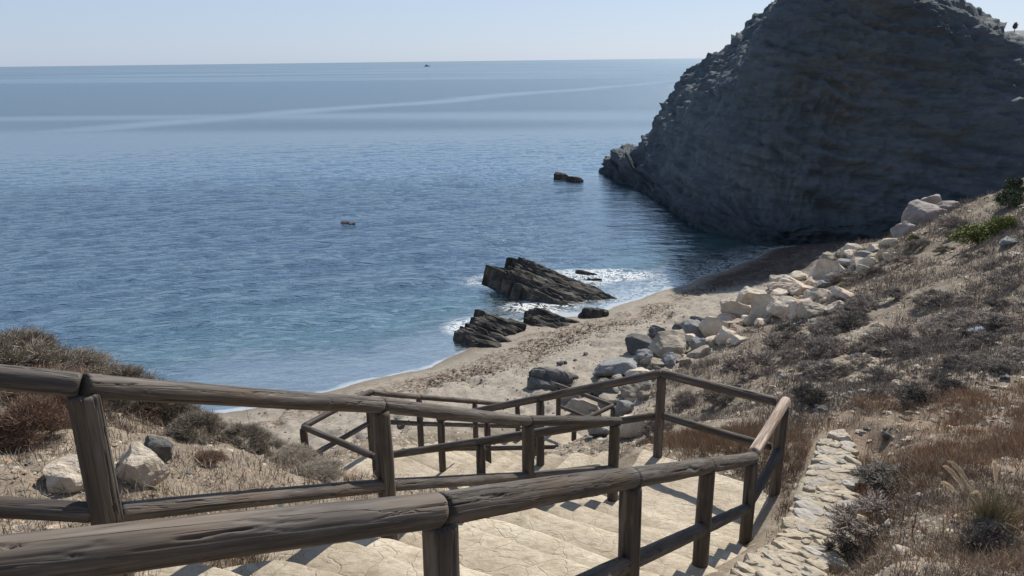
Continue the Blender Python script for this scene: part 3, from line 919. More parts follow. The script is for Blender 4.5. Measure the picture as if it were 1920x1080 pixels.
_ls = [0]
def log(name, p, q, r, parent, ext0=0.0, ext1=0.0, near=None):
    p = np.array(p, float); q = np.array(q, float)
    d = (q - p); L = np.linalg.norm(d); d = d / L
    p = p - d * ext0; q = q + d * ext1; L = np.linalg.norm(q - p)
    _ls[0] += 1
    dist = min(np.linalg.norm(p), np.linalg.norm(q), np.linalg.norm((p + q) / 2))
    if dist < 3.2:
        nx, na = int(L / .010), 96
    elif dist < 7.5:
        nx, na = int(L / .025), 48
    else:
        nx, na = int(L / .07) + 4, 20
    me = log_mesh(L, r, _ls[0] * 1.37, nx, na, True)
    o = link(name, me, MW, parent)
    X = Vector(d)
    up = Vector((0, 0, 1)) if abs(d[2]) < .9 else Vector((0, 1, 0))
    Y = up.cross(X).normalized(); Z = X.cross(Y)
    roll = Matrix.Rotation(rnd.uniform(0, 6.28), 3, 'X')
    m3 = Matrix((X, Y, Z)).transposed() @ roll
    M4 = m3.to_4x4(); M4.translation = Vector(p) - (parent.location if parent else Vector())
    o.matrix_local = M4
    return o

def fence(name, pts, label, rr=0.048, pr=0.05, drop=None, mids=True, skip_posts=(), top_ext=(0.05, 0.05), mat=None):
    """pts are rail-top points; the logs' axes run r below them"""
    root = empty('handrail', (*pts[0][:2], pts[0][2] - 1.0))
    tag(root, label, 'handrail')
    for i, p in enumerate(pts):
        if i in skip_posts:
            continue
        depth = 1.16 if drop is None or drop[i] is None else drop[i]
        log('post', (p[0], p[1], p[2] - rr * 1.75), (p[0], p[1], p[2] - depth), pr, root)
    for i in range(len(pts) - 1):
        a = np.array(pts[i]) - [0, 0, rr]; b = np.array(pts[i + 1]) - [0, 0, rr]
        e0 = top_ext[0] if i == 0 else -0.004
        e1 = top_ext[1] if i == len(pts) - 2 else -0.004
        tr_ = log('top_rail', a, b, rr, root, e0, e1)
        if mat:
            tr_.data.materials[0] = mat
        if mids:
            m0 = np.array(pts[i]) - [0, 0, 0.52]; m1 = np.array(pts[i + 1]) - [0, 0, 0.52]
            log('middle_rail', m0, m1, rr * .86, root, -pr * .82, -pr * .82)
    return root

PB = P1 + (P0 - P1) * 0.0
fence('right_handrail', [P0 + (P0 - P1) * 0.9, P0, P1, P2, P3, P4], 'nearest log handrail crossing the lower left corner and running down to the landing', 0.050, 0.052)
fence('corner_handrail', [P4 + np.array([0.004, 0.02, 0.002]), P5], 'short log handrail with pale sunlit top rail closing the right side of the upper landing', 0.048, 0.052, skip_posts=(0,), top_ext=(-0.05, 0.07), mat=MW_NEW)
fence('back_handrail', [P5 + np.array([-.03, .02, -.0]), P6, P7, B2], 'dark log handrail along the far side of the upper landing and middle flight', 0.046, 0.050, skip_posts=(0,), top_ext=(-0.04, 0.05))
fence('left_handrail', [L0 + (L0 - L1) * .3, L1, L2, L3, L4], 'log handrail left of the upper flight, second nearest, running across from the left edge', 0.041, 0.049, top_ext=(0.05, 0.07))
fence('middle_handrail', [L4 + np.array([-.09, .07, -.03]), AM, A2], 'low inner log handrail of the middle flight seen behind the left handrail', 0.044, 0.050, skip_posts=(0,), mids=True)
fence('landing_handrail', [A2 + np.array([-.02, .01, 0]), CF, DF], 'log handrail round the left corner of the middle landing half buried in the bank', 0.044, 0.05, drop=[None, 0.95, 1.16], skip_posts=(0,), top_ext=(-.04, .06))
fence('beach_handrail', [DF + np.array([.03, .02, 0]), G1, G2, GE], 'far log handrail on the beach side of the lowest flight', 0.044, 0.05, skip_posts=(0,), top_ext=(-.03, .06))
fence('lower_handrail', [B2 + np.array([.03, .04, 0]), H1, H2, HE], 'inner log handrail of the lowest flight in front of the grey boulders', 0.044, 0.05, skip_posts=(0,), top_ext=(-.03, .05))
fence('foot_handrail', [HE + np.array([.02, .01, 0]), K2, K1], 'small log handrail corner at the foot of the stairs beside the boulders', 0.044, 0.05, skip_posts=(0,), top_ext=(-.02, .06))

# ------------------------------------------------------------------ stone wall beside the upper flight
def rock_mesh(name, seed, sub=3, planes=14, flat=1.0, rough=0.04, cut=(.52, .86), blocky=False):
    import bmesh
    bm = bmesh.new()
    bmesh.ops.create_icosphere(bm, subdivisions=sub, radius=1.0)
    V = np.array([v.co[:] for v in bm.verts])
    Fc = np.array([[v.index for v in f.verts] for f in bm.faces])
    bm.free()
    g = np.random.default_rng(seed)
    for k in range(planes):
        n = g.normal(size=3); n /= np.linalg.norm(n)
        d = g.uniform(*cut)
        if blocky and k < 6:
            n = np.zeros(3); n[k // 2] = 1 if k % 2 else -1
            n = n + g.uniform(-.5, .5, 3); n /= np.linalg.norm(n)
            d = g.uniform(.50, .76)
        over = V @ n - d
        V = V - np.clip(over, 0, None)[:, None] * n * 0.97
    V = V + (V / (np.linalg.norm(V, axis=1, keepdims=True))) * (rough * fbm(V[:, 0] * 3 + seed, V[:, 1] * 3, V[:, 2] * 3, seed, 3))[:, None]
    V[:, 2] *= flat
    lo, hi = V.min(0), V.max(0)
    V = (V - (lo + hi) / 2) / (hi - lo)           # unit box, centred
    return mesh_np(name, V, Fc, False)

wall_root = empty('stone_wall', (2.0, 4.6, -3.8))
tag(wall_root, 'low rough wall of pale flat stones bordering the right side of the stairs', 'wall')
def flag_mesh(seed):
    g = np.random.default_rng(seed)
    n = 9
    an = np.linspace(0, 2 * math.pi, n, endpoint=False) + g.uniform(-.22, .22, n)
    rad = 1 / np.maximum(np.abs(np.cos(an)), np.abs(np.sin(an))) ** .8 * g.uniform(.80, 1.04, n) * .5
    V = []
    tilt = g.uniform(-.12, .12, 2)
    for (k, z) in ((1.0, -.5), (1.02, .18), (.93, .40), (.5, .48)):
        for q in range(n):
            x, y = math.cos(an[q]) * rad[q] * k, math.sin(an[q]) * rad[q] * k
            V.append((x, y, z + (0 if z < 0 else tilt[0] * x + tilt[1] * y + g.uniform(-.07, .07))))
    V.append((0, 0, .5))
    Fc = [f for f in grid_faces(4, n, True)]
    t = [(3 * n + q, 3 * n + (q + 1) % n, 4 * n, 4 * n) for q in range(n)]
    F3 = []
    for f in Fc:
        F3 += [(f[0], f[1], f[2]), (f[0], f[2], f[3])]
    F3 += [(q[0], q[1], q[2]) for q in t]
    return mesh_np('stone', np.array(V), np.array(F3), False)
stone_var = [flag_mesh(300 + k) for k in range(12)]
M_WALL = mat_rock('wall_stone', (0.29, 0.255, 0.20), (0.41, 0.37, 0.30), (0.53, 0.485, 0.405), 1.8, (0.50, 0.39, 0.26), 0.02)
M_WALLG = mat_rock('wall_stone_grey', (0.27, 0.255, 0.23), (0.39, 0.37, 0.34), (0.50, 0.48, 0.445), 1.8, None, 0.02)
for k_, sv_ in enumerate(stone_var):
    sv_.materials.append(M_WALLG if k_ % 4 == 2 else M_WALL)
core = []
def wall_pt(t, o):
    i = min(len(wc) - 2, int(t * (len(wc) - 1)))
    p = wc[i]; d = wc[i + 1] - wc[i]; d = d / np.linalg.norm(d)
    n = np.array([d[1], -d[0], 0]); n /= np.linalg.norm(n)
    return p + n * o, d, n
# mortar core
us = np.linspace(0, 1, 160); prof = [(-.30, -.45), (-.25, -.04), (-.19, -.008), (-.06, .002), (.06, .002), (.16, -.006), (.22, -.03), (.30, -.35)]
cv = []
for t in us:
    hw = 1.0 if t < .75 else 1.0 - (t - .75) * 1.4
    for (o, dz) in prof:
        p, d, n = wall_pt(t, o * hw)
        q = p + np.array([0, 0, dz])
        q = q + n * 0.03 * vnoise(t * 30, o * 9, 0, 2) + np.array([0, 0, .012]) * vnoise(t * 60, o * 12, 0, 3)
        cv.append(q)
me = mesh_np('mortar', np.array(cv), grid_faces(len(us), len(prof)), True)
M = Mat('mortar')
v = M.coord('Position')
M.base(M.ramp(M.noise(v, 14, 5, .65), [(0.35, (0.24, 0.20, 0.155)), (0.65, (0.42, 0.37, 0.295))]))
M.normal(M.bump(M.noise(v, 30, 5, .7), .8, .02))
link('mortar', me, M.m, wall_root, loc=(-2.0, -4.6, 3.8))
# stones laid in rough courses across the top
t = 0.04
cnt = 0
while t < 0.995:
    o = -0.22 + rnd.uniform(-.03, .04)
    hw = 1.0 if t < .75 else 1.0 - (t - .75) * 1.4
    step_t = rnd.uniform(0.013, 0.019)
    while o < 0.20:
        wdt = rnd.choice((rnd.uniform(.05, .12), rnd.uniform(.10, .27)))
        ln = step_t * 5.6 * rnd.uniform(.75, 1.6)
        p, d, n = wall_pt(min(t + rnd.uniform(-.004, .004), 1), (o + wdt / 2) * hw)
        if cnt < 290:
            s_o = link('stone', stone_var[rnd.randrange(12)], None, wall_root)
            ang = math.atan2(d[1], d[0]) + rnd.uniform(-.8, .8)
            slope = math.atan2(-d[2], math.hypot(d[0], d[1]))
            s_o.rotation_euler = (rnd.uniform(-.08, .08), slope * .9 + rnd.uniform(-.1, .1), ang)
            s_o.scale = (ln * 1.12, wdt * hw * 1.10, rnd.uniform(.05, .085))
            s_o.location = (p[0] - 2.0, p[1] - 4.6, p[2] + 3.8 - .022 + rnd.uniform(-.020, .014))
        cnt += 1
        o += wdt
    t += step_t
# ------------------------------------------------------------------ boulders
BV = {}
def boulder_mesh(kind, seed):
    k = (kind.name, seed)
    if k not in BV:
        m_ = rock_mesh('boulder', 500 + seed, 4, 16 if kind.name.startswith('mauve') else 9 + seed % 4, 1, 0.085, (.62, .9) if kind.name.startswith('mauve') else (.56, .84), not kind.name.startswith('mauve'))
        m_.materials.append(kind)
        BV[k] = m_
    return BV[k]

def put_rock(px, py, w, h, mat, label, group=None, cat='boulder', name='boulder', lift=0.0, seed=None, depth=0.85, zrot=None, p=None):
    """px,py: middle of the rock in the photograph; w,h: its size there"""
    if p is None:
        p = hit(px, py + h * 0.38)
    d = float(np.dot(p, f_))
    W = w * d / F_PX; H = h * d / F_PX * 1.0
    sd = rnd.randrange(14) if seed is None else seed
    o = link(name, boulder_mesh(mat, sd))
    o.rotation_euler = (rnd.uniform(-.4, .4), rnd.uniform(-.35, .35), rnd.choice((0, math.pi)) + rnd.uniform(-.5, .5) if zrot is None else zrot)
    kk = 1.30 if mat in (M_CREAM, M_PINK, M_MAUVE) and cat == 'boulder' else 1.12
    o.scale = (W * kk, W * depth * kk * .94, H * kk)
    cpt = ray(px, py) * (d + W * depth * .15)
    o.location = (cpt[0], cpt[1], cpt[2] + lift)
    tag(o, label, cat, group)
    return o


BOULDERS = [
    (1153, 694, 76, 40, M_GREY, 'large flat blue-grey boulder just above the railing at the foot of the pile'),
    (1187, 734, 46, 28, M_TAN, 'rounded tan boulder seen through the back railing between grey ones'),
    (1135, 732, 46, 24, M_DARK, 'dark grey boulder below the large flat blue-grey one'),
    (1209, 722, 32, 26, M_GREY, 'small blue-grey block left of the landing corner post'),
    (1200, 704, 44, 22, M_CREAM, 'pale cream stone right of the large flat blue-grey boulder'),
    (1147, 749, 42, 20, M_TAN, 'flat pale grey boulder behind the foot handrail corner'),
    (1171, 765, 34, 28, M_GREY, 'grey angular boulder touching the foot handrail corner post'),
    (1096, 766, 64, 32, M_TAN, 'wide tan-grey boulder behind the small foot handrail'),
    (1070, 745, 40, 22, M_GREY, 'mottled grey boulder left of the wide tan-grey one'),
    (1183, 748, 20, 12, M_CREAM, 'small white stone beneath the rounded tan boulder'),
    (1208, 742, 22, 18, M_TAN, 'little brown-grey stone by the landing corner post'),
    (1123, 806, 44, 30, M_GREY, 'smooth blue-grey boulder in the shade behind the left handrail end'),
    (1186, 803, 50, 40, M_CREAM, 'white wedge-shaped boulder beside the middle flight of steps'),
    (1205, 650, 62, 36, M_DARK, 'long dark grey boulder at the sand edge of the pile'),
    (1258, 655, 74, 50, M_TAN, 'biggest tan-grey boulder standing in the near half of the pile'),
    (1206, 672, 36, 30, M_GREY, 'pointed grey boulder in front of the long dark one'),
    (1232, 682, 46, 20, M_TAN, 'low tan stone under the biggest tan-grey boulder'),
    (1256, 677, 30, 22, M_GREY, 'small square grey block below the biggest tan-grey boulder'),
    (1285, 678, 24, 16, M_TAN, 'small brown stone right of the square grey block'),
    (1307, 621, 54, 30, M_GREY, 'flat blue-grey boulder right of the biggest tan-grey one'),
    (1309, 645, 32, 26, M_GREY, 'upright blue-grey boulder under the flat blue-grey one'),
    (1231, 620, 30, 18, M_DARK, 'small dark boulder lying alone on the sand'),
    (1309, 602, 34, 15, M_DARK, 'thin dark slab at the back edge of the pile'),
    (1272, 612, 30, 14, M_DARK, 'low dark stone half buried in sand behind the pile'),
    (1340, 617, 48, 34, M_CREAM, 'white block of the middle of the row next to the orange-stained top'),
    (1366, 604, 40, 22, M_PINK, 'orange-stained boulder lying on top of the white block'),
    (1361, 632, 28, 28, M_CREAM, 'upright white stone on the slope side of the row'),
    (1332, 641, 26, 16, M_CREAM, 'small pale stone between the blue-grey and white boulders'),
    (1310, 662, 40, 18, M_TAN, 'long low tan stone on the slope side of the grey boulders'),
    (1382, 586, 60, 26, M_CREAM, 'long pale boulder with grey patches in front of the white heap'),
    (1402, 601, 34, 17, M_CREAM, 'small white stone left of the white cube boulder'),
    (1407, 560, 44, 38, M_CREAM, 'pyramid shaped white boulder at the left end of the white heap'),
    (1438, 578, 50, 42, M_CREAM, 'rounded white cube boulder at the front of the white heap'),
    (1470, 583, 48, 38, M_CREAM, 'flat faced white boulder in the middle of the front of the white heap'),
    (1500, 581, 32, 38, M_PINK, 'narrow white boulder with a rust red streak at the front of the heap'),
    (1523, 583, 44, 30, M_CREAM, 'white boulder with a sloping top right of the rust streaked one'),
    (1458, 527, 26, 19, M_CREAM, 'small pointed white boulder on the far side of the heap'),
    (1497, 519, 32, 16, M_CREAM, 'low white boulder on the far edge of the heap'),
    (1470, 541, 46, 22, M_PINK, 'pale pinkish boulder in the middle of the heap'),
    (1500, 545, 38, 24, M_PINK, 'pinkish block near the centre of the white heap'),
    (1448, 547, 30, 16, M_PINK, 'small pink tinted stone behind the pyramid boulder'),
    (1487, 531, 40, 16, M_CREAM, 'flat cream stone high in the white heap'),
    (1546, 511, 48, 38, M_CREAM, 'tall white boulder rising at the far end of the white heap'),
    (1562, 524, 34, 20, M_GREY, 'grey stone in front of the tall white boulder'),
    (1551, 486, 32, 21, M_TAN, 'tan boulder beyond the tall white one'),
    (1546, 534, 30, 15, M_GREY, 'small grey stone below the tall white boulder'),
    (1532, 553, 40, 22, M_CREAM, 'pale broken boulder right of the heap centre'),
    (1563, 571, 24, 16, M_GREY, 'grey stone between two flat white ones'),
    (1577, 578, 44, 22, M_CREAM, 'flat white boulder lowest on the slope right of the heap'),
    (1581, 556, 48, 22, M_PINK, 'long pink tinted slab on the slope right of the heap'),
    (1597, 474, 34, 24, M_CREAM, 'white boulder at the start of the far grey and white row'),
    (1625, 480, 32, 18, M_GREY, 'grey boulder in the far row'),
    (1576, 478, 22, 14, M_TAN, 'small tan stone left of the far row'),
    (1584, 494, 36, 16, M_GREY, 'flat grey stone below the far white boulder'),
    (1614, 494, 30, 15, M_CREAM, 'low whitish stone in front of the far row'),
    (1644, 468, 26, 15, M_CREAM, 'cream stone near the upper end of the far row'),
    (1667, 456, 28, 15, M_CREAM, 'topmost cream stone of the far row'),
    (1640, 486, 24, 12, M_TAN, 'small tan stone by the scrub in the far row'),
    (1736, 404, 70, 44, M_MAUVE, 'largest smooth mauve-grey boulder on top of the far pile by the headland'),
    (1697, 437, 36, 36, M_MAUVE, 'rounded mauve-grey boulder at the lower left of the far pile'),
    (1725, 434, 26, 20, M_MAUVE, 'small mauve boulder tucked under the largest one'),
    (1776, 392, 34, 26, M_MAUVE, 'mauve boulder right of the largest one in the far pile'),
    (1747, 376, 32, 18, M_MAUVE, 'grey-mauve boulder behind the top of the far pile'),
    (1772, 414, 34, 18, M_MAUVE, 'low mauve boulder at the right foot of the far pile'),
]
for b in BOULDERS:
    lift = 0
    p = None
    if b[4] is M_MAUVE:
        base = ray(b[0], b[1] + b[3] * .35)
        d0 = 28.6 if b[1] < 420 else 28.0
        if b[0] == 1747: d0 = 29.4
        p = base * d0
    put_rock(*b[:5], b[5], 'boulders piled along the top of the beach', p=p)
# filler stones in the gaps of the pile
for k in range(190):
    u = k / 189.0
    t_ = rnd.random()
    path = [(1075, 770), (1150, 720), (1215, 700), (1270, 660), (1340, 635), (1400, 600), (1480, 560), (1545, 545), (1560, 500), (1620, 487), (1670, 462)]
    i = min(9, int(t_ * 10)); f = t_ * 10 - i
    px = path[i][0] * (1 - f) + path[i + 1][0] * f + rnd.gauss(0, 17)
    py = path[i][1] * (1 - f) + path[i + 1][1] * f + rnd.gauss(3, 12)
    sz = min(30, 8 * rnd.random() ** -.55)
    if px < 1300:
        mt = rnd.choice((M_GREY, M_TAN, M_TAN, M_DARK, M_CREAM)); lb = 'small stone wedged between the grey and tan boulders behind the railing'; gp = 'small stones among the near grey boulders'
    else:
        mt = rnd.choice((M_CREAM, M_PINK, M_CREAM, M_TAN)); lb = 'small pale stone wedged between the white boulders up the beach edge'; gp = 'small stones among the white boulders'
    nb_ = min(BOULDERS, key=lambda q: (q[0] - px) ** 2 + (q[1] - py) ** 2)[5]
    lb = ' '.join(((rnd.choice(('small', 'little', 'tiny')) if False else 'small') + (' sunken' if sz < 12 else ' chunky' if sz > 20 else '') + ' stone beside the ' + nb_).split()[:16])
    put_rock(px, py, sz, sz * .62, mt, lb, gp, 'stone', 'small_stone')

# stones near the stairs and on the slope that can be told apart
for s_ in [
    (132, 895, 78, 62, M_CREAM, 'pale angular stone left of the nearest leaning post, half in the dry weeds'),
    (256, 882, 86, 74, M_CREAM, 'large cream block right of the leaning left post'),
    (292, 846, 52, 56, M_DARK, 'dark upright slab casting shade behind the cream block'),
    (78, 897, 20, 12, M_PINK, 'small orange-brown stone in the weeds at the left edge'),
    (100, 992, 34, 16, M_PINK, 'reddish flat stone just above the nearest rail at the left'),
    (160, 968, 24, 20, M_TAN, 'broken tan stone below the middle rail of the left handrail'),
    (425, 800, 50, 20, M_TAN, 'pale sandstone lump on the crest of the left bank'),
    (1762, 596, 20, 16, M_CREAM, 'yellowish flat stone on the scrub slope up and left of the litter'),
    (1885, 609, 17, 11, M_CREAM, 'white stone near the right edge of the slope'),
    (1663, 819, 22, 17, M_DARK, 'dark square stone in the orange grass'),
    (1697, 829, 16, 9, M_CREAM, 'small white stone right of the dark square one'),
    (1575, 820, 36, 18, M_CREAM, 'pale flat stone at the far end of the low stone wall'),
    (1600, 836, 12, 8, M_CREAM, 'small pale stone beside the end of the low wall'),
    (1725, 932, 17, 12, M_CREAM, 'round white stone in the weeds at the lower right'),
    (1668, 983, 26, 14, M_CREAM, 'whitish flaky stone low on the right slope'),
    (1697, 1038, 44, 11, M_CREAM, 'long thin white stone at the bottom right'),
    (1915, 1070, 20, 12, M_CREAM, 'pale stone in the bottom right corner'),
    (1688, 722, 26, 9, M_CREAM, 'flat pale slab below the dark cushion shrubs'),
    (1610, 718, 22, 10, M_CREAM, 'white chip of stone on the path through the scrub'),
    (1730, 716, 22, 8, M_TAN, 'tan flat stone left of the big dark cushion shrub'),
    (1860, 714, 20, 7, M_CREAM, 'thin pale stone at the right in the orange grass'),
    (1882, 727, 20, 7, M_CREAM, 'pale flat stone close to the right edge above the grass'),
    (1545, 768, 24, 12, M_DARK, 'dark stone near the railing corner'),
    (1890, 455, 34, 18, M_GREY, 'blue-grey rock below the yellow-green shrub'),
    (1905, 478, 20, 8, M_CREAM, 'pale stone under the blue-grey rock at the right edge'),
]:
    put_rock(*s_, cat='stone', name='stone', seed=rnd.randrange(14))

LAND = [(1417, 688, 'by the widest mauve shrub'), (1520, 742, 'beside the dark shrub at the railing corner'), (1722, 746, 'near the long dark shrub'), (1820, 632, 'near the black and white sack'),
        (1690, 640, 'round the broad mauve-grey shrub'), (1560, 655, 'below the white boulder heap'), (1855, 435, 'near the yellow-green shrub'), (1740, 405, 'below the mauve boulder pile'),
        (1590, 520, 'beside the far white boulders'), (1480, 600, 'close to the white boulder heap'), (1663, 820, 'around the dark square stone'), (1840, 900, 'by the plume grass'),
        (1580, 830, 'by the end of the low wall'), (1560, 1000, 'along the low wall'), (1880, 760, 'in the orange grass at the right edge'), (1720, 1040, 'low in the bottom right weeds'),
        (250, 880, 'around the large cream block'), (100, 900, 'left of the leaning post'), (430, 800, 'on the crest of the left bank'), (560, 870, 'near the half buried corner post'),
        (350, 960, 'between the rails of the left handrail'), (600, 930, 'beside the second post of the left handrail'), (1880, 520, 'high at the right edge'), (1700, 520, 'in the middle of the upper scrub'),
        (1890, 680, 'right of the sack'), (1610, 720, 'along the bare path')]
def zone_label(px, py, base, extra=''):
    k = min(LAND, key=lambda q: (q[0] - px) ** 2 + ((q[1] - py) * 1.6) ** 2)
    return (extra + ' ' if extra else '') + base + ' ' + k[2]

# loose flat stones scattered over the slopes: individuals, then gravel as one mass
sm = [rock_mesh('flat_stone', 700 + k, 2, 9, 1, 0.06) for k in range(8)]
for k, m_ in enumerate(sm):
    m_.materials.append([M_CREAM, M_TAN, M_CREAM, M_GREY, M_TAN, M_CREAM, M_DARK, M_PINK][k])
def slope_pt(reg):
    while True:
        px = rnd.uniform(reg[0], reg[2]); py = rnd.uniform(reg[1], reg[3])
        p = hit(px, py, True)
        if p[2] > -7.3 and min(ramp_query(np.array(p[0]), np.array(p[1]), rp)[0] for rp in RAMPS) > .12:
            return p, px, py
n_ = 0
for reg, cnt_, lab, gp in (((1380, 620, 1910, 800), 210, 'loose flat stone on the slope', 'loose stones on the scrub slope'),
                           ((1560, 800, 1910, 1075), 46, 'small stone in dry grass', 'stones in the dry grass right of the wall'),
                           ((1460, 470, 1900, 620), 60, 'stone chip in the grey scrub', 'stone chips high on the slope'),
                           ((10, 830, 640, 1000), 54, 'small stone on the left bank', 'stones on the left bank')):
    for q in range(cnt_):
        p, px, py = slope_pt(reg)
        d = float(np.dot(p, f_))
        w = rnd.uniform(6, 17) * d / F_PX * (1.0 if py > 600 else .8)
        o = link('flat_stone', sm[rnd.randrange(8)])
        o.scale = (w, w * rnd.uniform(.6, .9), w * rnd.uniform(.22, .5))
        o.rotation_euler = (rnd.uniform(-.3, .3), rnd.uniform(-.3, .3), rnd.uniform(0, 6.28))
        o.location = (p[0], p[1], p[2] + o.scale[2] * .22)
        tag(o, zone_label(px, py, lab), 'stone', gp)

def scatter_pieces(name, pts, size, seed, mat, label, cat='gravel', cols=None, flat=.45):
    g = np.random.default_rng(seed)
    n = len(pts)
    base = np.array([[1, 0, -.1], [.3, .9, 0], [-.8, .5, .05], [-.7, -.7, 0], [.5, -.9, -.05], [.1, .05, .8]])
    fc = np.array([[0, 1, 5], [1, 2, 5], [2, 3, 5], [3, 4, 5], [4, 0, 5]])
    s = size * g.lognormal(0, .45, n)
    a = g.uniform(0, 6.28, n)
    B = base[None] * (1 + g.uniform(-.35, .35, (n, 6, 1)))
    X = B[..., 0] * np.cos(a)[:, None] - B[..., 1] * g.uniform(.5, 1, n)[:, None] * np.sin(a)[:, None]
    Y = B[..., 0] * np.sin(a)[:, None] + B[..., 1] * np.cos(a)[:, None]
    Z = B[..., 2] * flat
    V = np.stack([X, Y, Z], -1) * s[:, None, None] + pts[:, None, :]
    Fc = (fc[None] + (np.arange(n) * 6)[:, None, None]).reshape(-1, 3)
    col = None
    at = {}
    if cols is not None:
        ci = g.integers(0, len(cols), n)
        at['col'] = np.repeat(np.array(cols)[ci] * g.uniform(.75, 1.2, (n, 1)), 6, axis=0)
    o = link(name, mesh_np(name, V.reshape(-1, 3), Fc, False, at), mat)
    o['kind'] = 'stuff'
    o['label'] = label
    o['category'] = cat
    return o

def random_ground(n, x0, x1, y0, y1, seed, dens=None, clear=0.08, zmin=-7.45):
    g = np.random.default_rng(seed)
    out = []
    tot = 0
    while tot < n:
        # roughly even in the picture: pick angle and log distance
        a = g.uniform(R(-50), R(50), n); r = np.exp(g.uniform(math.log(1.6), math.log(42), n))
        x = r * np.sin(a); y = r * np.cos(a)
        k = (x > x0) & (x < x1) & (y > y0) & (y < y1)
        x, y = x[k], y[k]
        z = terrain(x, y)
        k = z > zmin
        for rp in RAMPS:
            dd, _ = ramp_query(x, y, rp)
            k &= dd > clear
        dw = np.min(np.hypot(x[:, None] - wc[None, ::8, 0], y[:, None] - wc[None, ::8, 1]), axis=1)
        k &= dw > 0.27
        if dens is not None:
            k &= g.random(len(x)) < dens(x, y, z)
        P = np.stack([x, y, z], -1)[k]
        out.append(P); tot += len(P)
    return np.concatenate(out)[:n]

GP = random_ground(38000, -20, 26, 1, 32, 3, lambda x, y, z: (0.25 + .75 * sstep(-.1, .5, fbm(x * .9, y * .9, 0, 88, 3))) * (.15 + .85 * sstep(3.5, 7.5, np.hypot(x, y))))
dG = np.linalg.norm(GP, axis=1)
scatter_pieces('gravel', GP, 0.0042 * dG ** .75, 4, MV, 'loose pale stone chips and gravel strewn over the dry slopes', 'gravel',
               [(.42, .37, .29), (.50, .46, .38), (.30, .25, .19), (.24, .2, .16), (.36, .26, .18)])

# ------------------------------------------------------------------ slaty rocks in the surf
def slate_rock(name, plates, label, seed, cat='rock', mat=None):
    """a stack of long broken beds; each plate: (px, py of the middle of its top, length m, width m, thickness m, height of its top over the sea, yaw deg, pitch deg, roll deg)"""
    VV, FF, n0 = [], [], 0
    c0 = None
    for i, (px, py, L, Wd, T, z, yaw, pit, rol) in enumerate(plates):
        c = atz(px, py, SEA + z) if abs(px) > 100 else np.array([px, py, SEA + z])
        if c0 is None:
            c0 = np.array([c[0], c[1], SEA])
        na, nb = max(14, int(L * 12)), max(7, int(Wd * 16))
        a = np.linspace(-1, 1, na); b = np.linspace(-1, 1, nb)
        A, B = np.meshgrid(a, b, indexing='ij')
        sd = seed + i * 7
        hw = (Wd / 2) * np.clip(1 - np.abs(A) ** (3.0 + (i % 3)), 0, 1) ** .45 * (1 + .30 * fbm(A * 2.2 + sd, 0, 0, sd, 3))
        ex = (L / 2) * (1 + .14 * fbm(B * 1.7, sd, 0, sd + 2, 3))
        X = A * ex; Y = B * hw
        edge = np.clip(1 - np.maximum(np.abs(A) ** 8, np.abs(B) ** 6), 0, 1)
        fine = .05 * fbm(X * .9, Y * 7, 0, sd + 3, 3) + .04 * fbm(X * 3, Y * 5, 0, sd + 4, 3)
        stp = .05 * np.round(1.6 * fbm(X * .6, Y * 3.2, 0, sd + 5, 2))
        top = fine + stp - .06 * (1 - edge)
        bot = -T + .04 * fbm(X * 2, Y * 2, 0, sd + 6, 2)
        top = np.maximum(top, bot + .02)
        up = np.stack([X, Y, top], -1).reshape(-1, 3); dn = np.stack([X * .97, Y * .92, bot * np.ones_like(X)], -1).reshape(-1, 3)
        V = np.concatenate([up, dn])
        R3 = (Matrix.Rotation(R(yaw), 3, 'Z') @ Matrix.Rotation(R(pit), 3, 'Y') @ Matrix.Rotation(R(rol), 3, 'X'))
        V = V @ np.array(R3).T + c - c0
        f1 = grid_faces(na, nb); m = na * nb
        idx = np.arange(m).reshape(na, nb)
        lp = np.concatenate([idx[:, 0], idx[-1, 1:], idx[:-1, -1][::-1], idx[0, 1:-1][::-1]])
        sk = np.stack([lp, np.roll(lp, -1), np.roll(lp, -1) + m, lp + m], -1)
        FF.append(np.concatenate([f1[:, ::-1], f1 + m, sk]) + n0)
        VV.append(V); n0 += 2 * m
    me = mesh_np(name, np.concatenate(VV), np.concatenate(FF), False)
    me.materials.append(mat or M_SLATE)
    o = link(name, me, None, None, c0)
    tag(o, label, cat)
    return o

g0 = rnd.uniform
def beds(head, hz, tail, tz, n, front, drop, base_px=None, w=.42, T=.9, roll=-10, dl=0.10, back=3, hshift=.5):
    """plates parallel to a crest line that falls from head to tail, stepping down towards the viewer"""
    a_ = atz(*head, SEA + hz); b_ = atz(*tail, SEA + tz)
    d = b_ - a_; L = np.linalg.norm(d[:2]); yaw = math.degrees(math.atan2(d[1], d[0])); pit = math.degrees(math.atan2(hz - tz, L))
    dx = d[:2] / L; perp = np.array([dx[1], -dx[0]])
    out = []
    for k in range(-back, n):
        u = k / max(1, n - 1)
        wk = k * front / n if k >= 0 else k * .16
        for piece in range(2):
            Lk = L * (1 - dl * max(k, 0) / n * 3) * (g0(.5, .98) if piece else g0(.82, 1.03))
            sh = L * hshift * .5 * u + g0(-.06, .06) * L + (g0(-.2, .2) * L if piece else 0)
            zc = (hz + tz) / 2 - (max(u, 0) * drop) - (abs(k) * .16 if k < 0 else 0) - sh * math.tan(math.radians(pit)) + g0(-.035, .035) - (.05 if piece else 0)
            c = (a_[:2] + b_[:2]) / 2 + dx * sh + perp * (wk + g0(-.03, .03) + (.06 if piece else 0))
            out.append((c[0], c[1], Lk, w * g0(.75, 1.2), T, zc, yaw + g0(-2.5, 2.5), pit + g0(-1.2, 1.2), roll + g0(-7, 7)))
    return out
BIG = beds((966, 480), 1.18, (1150, 553), .06, 13, 1.45, .48, hshift=.06, dl=.0)
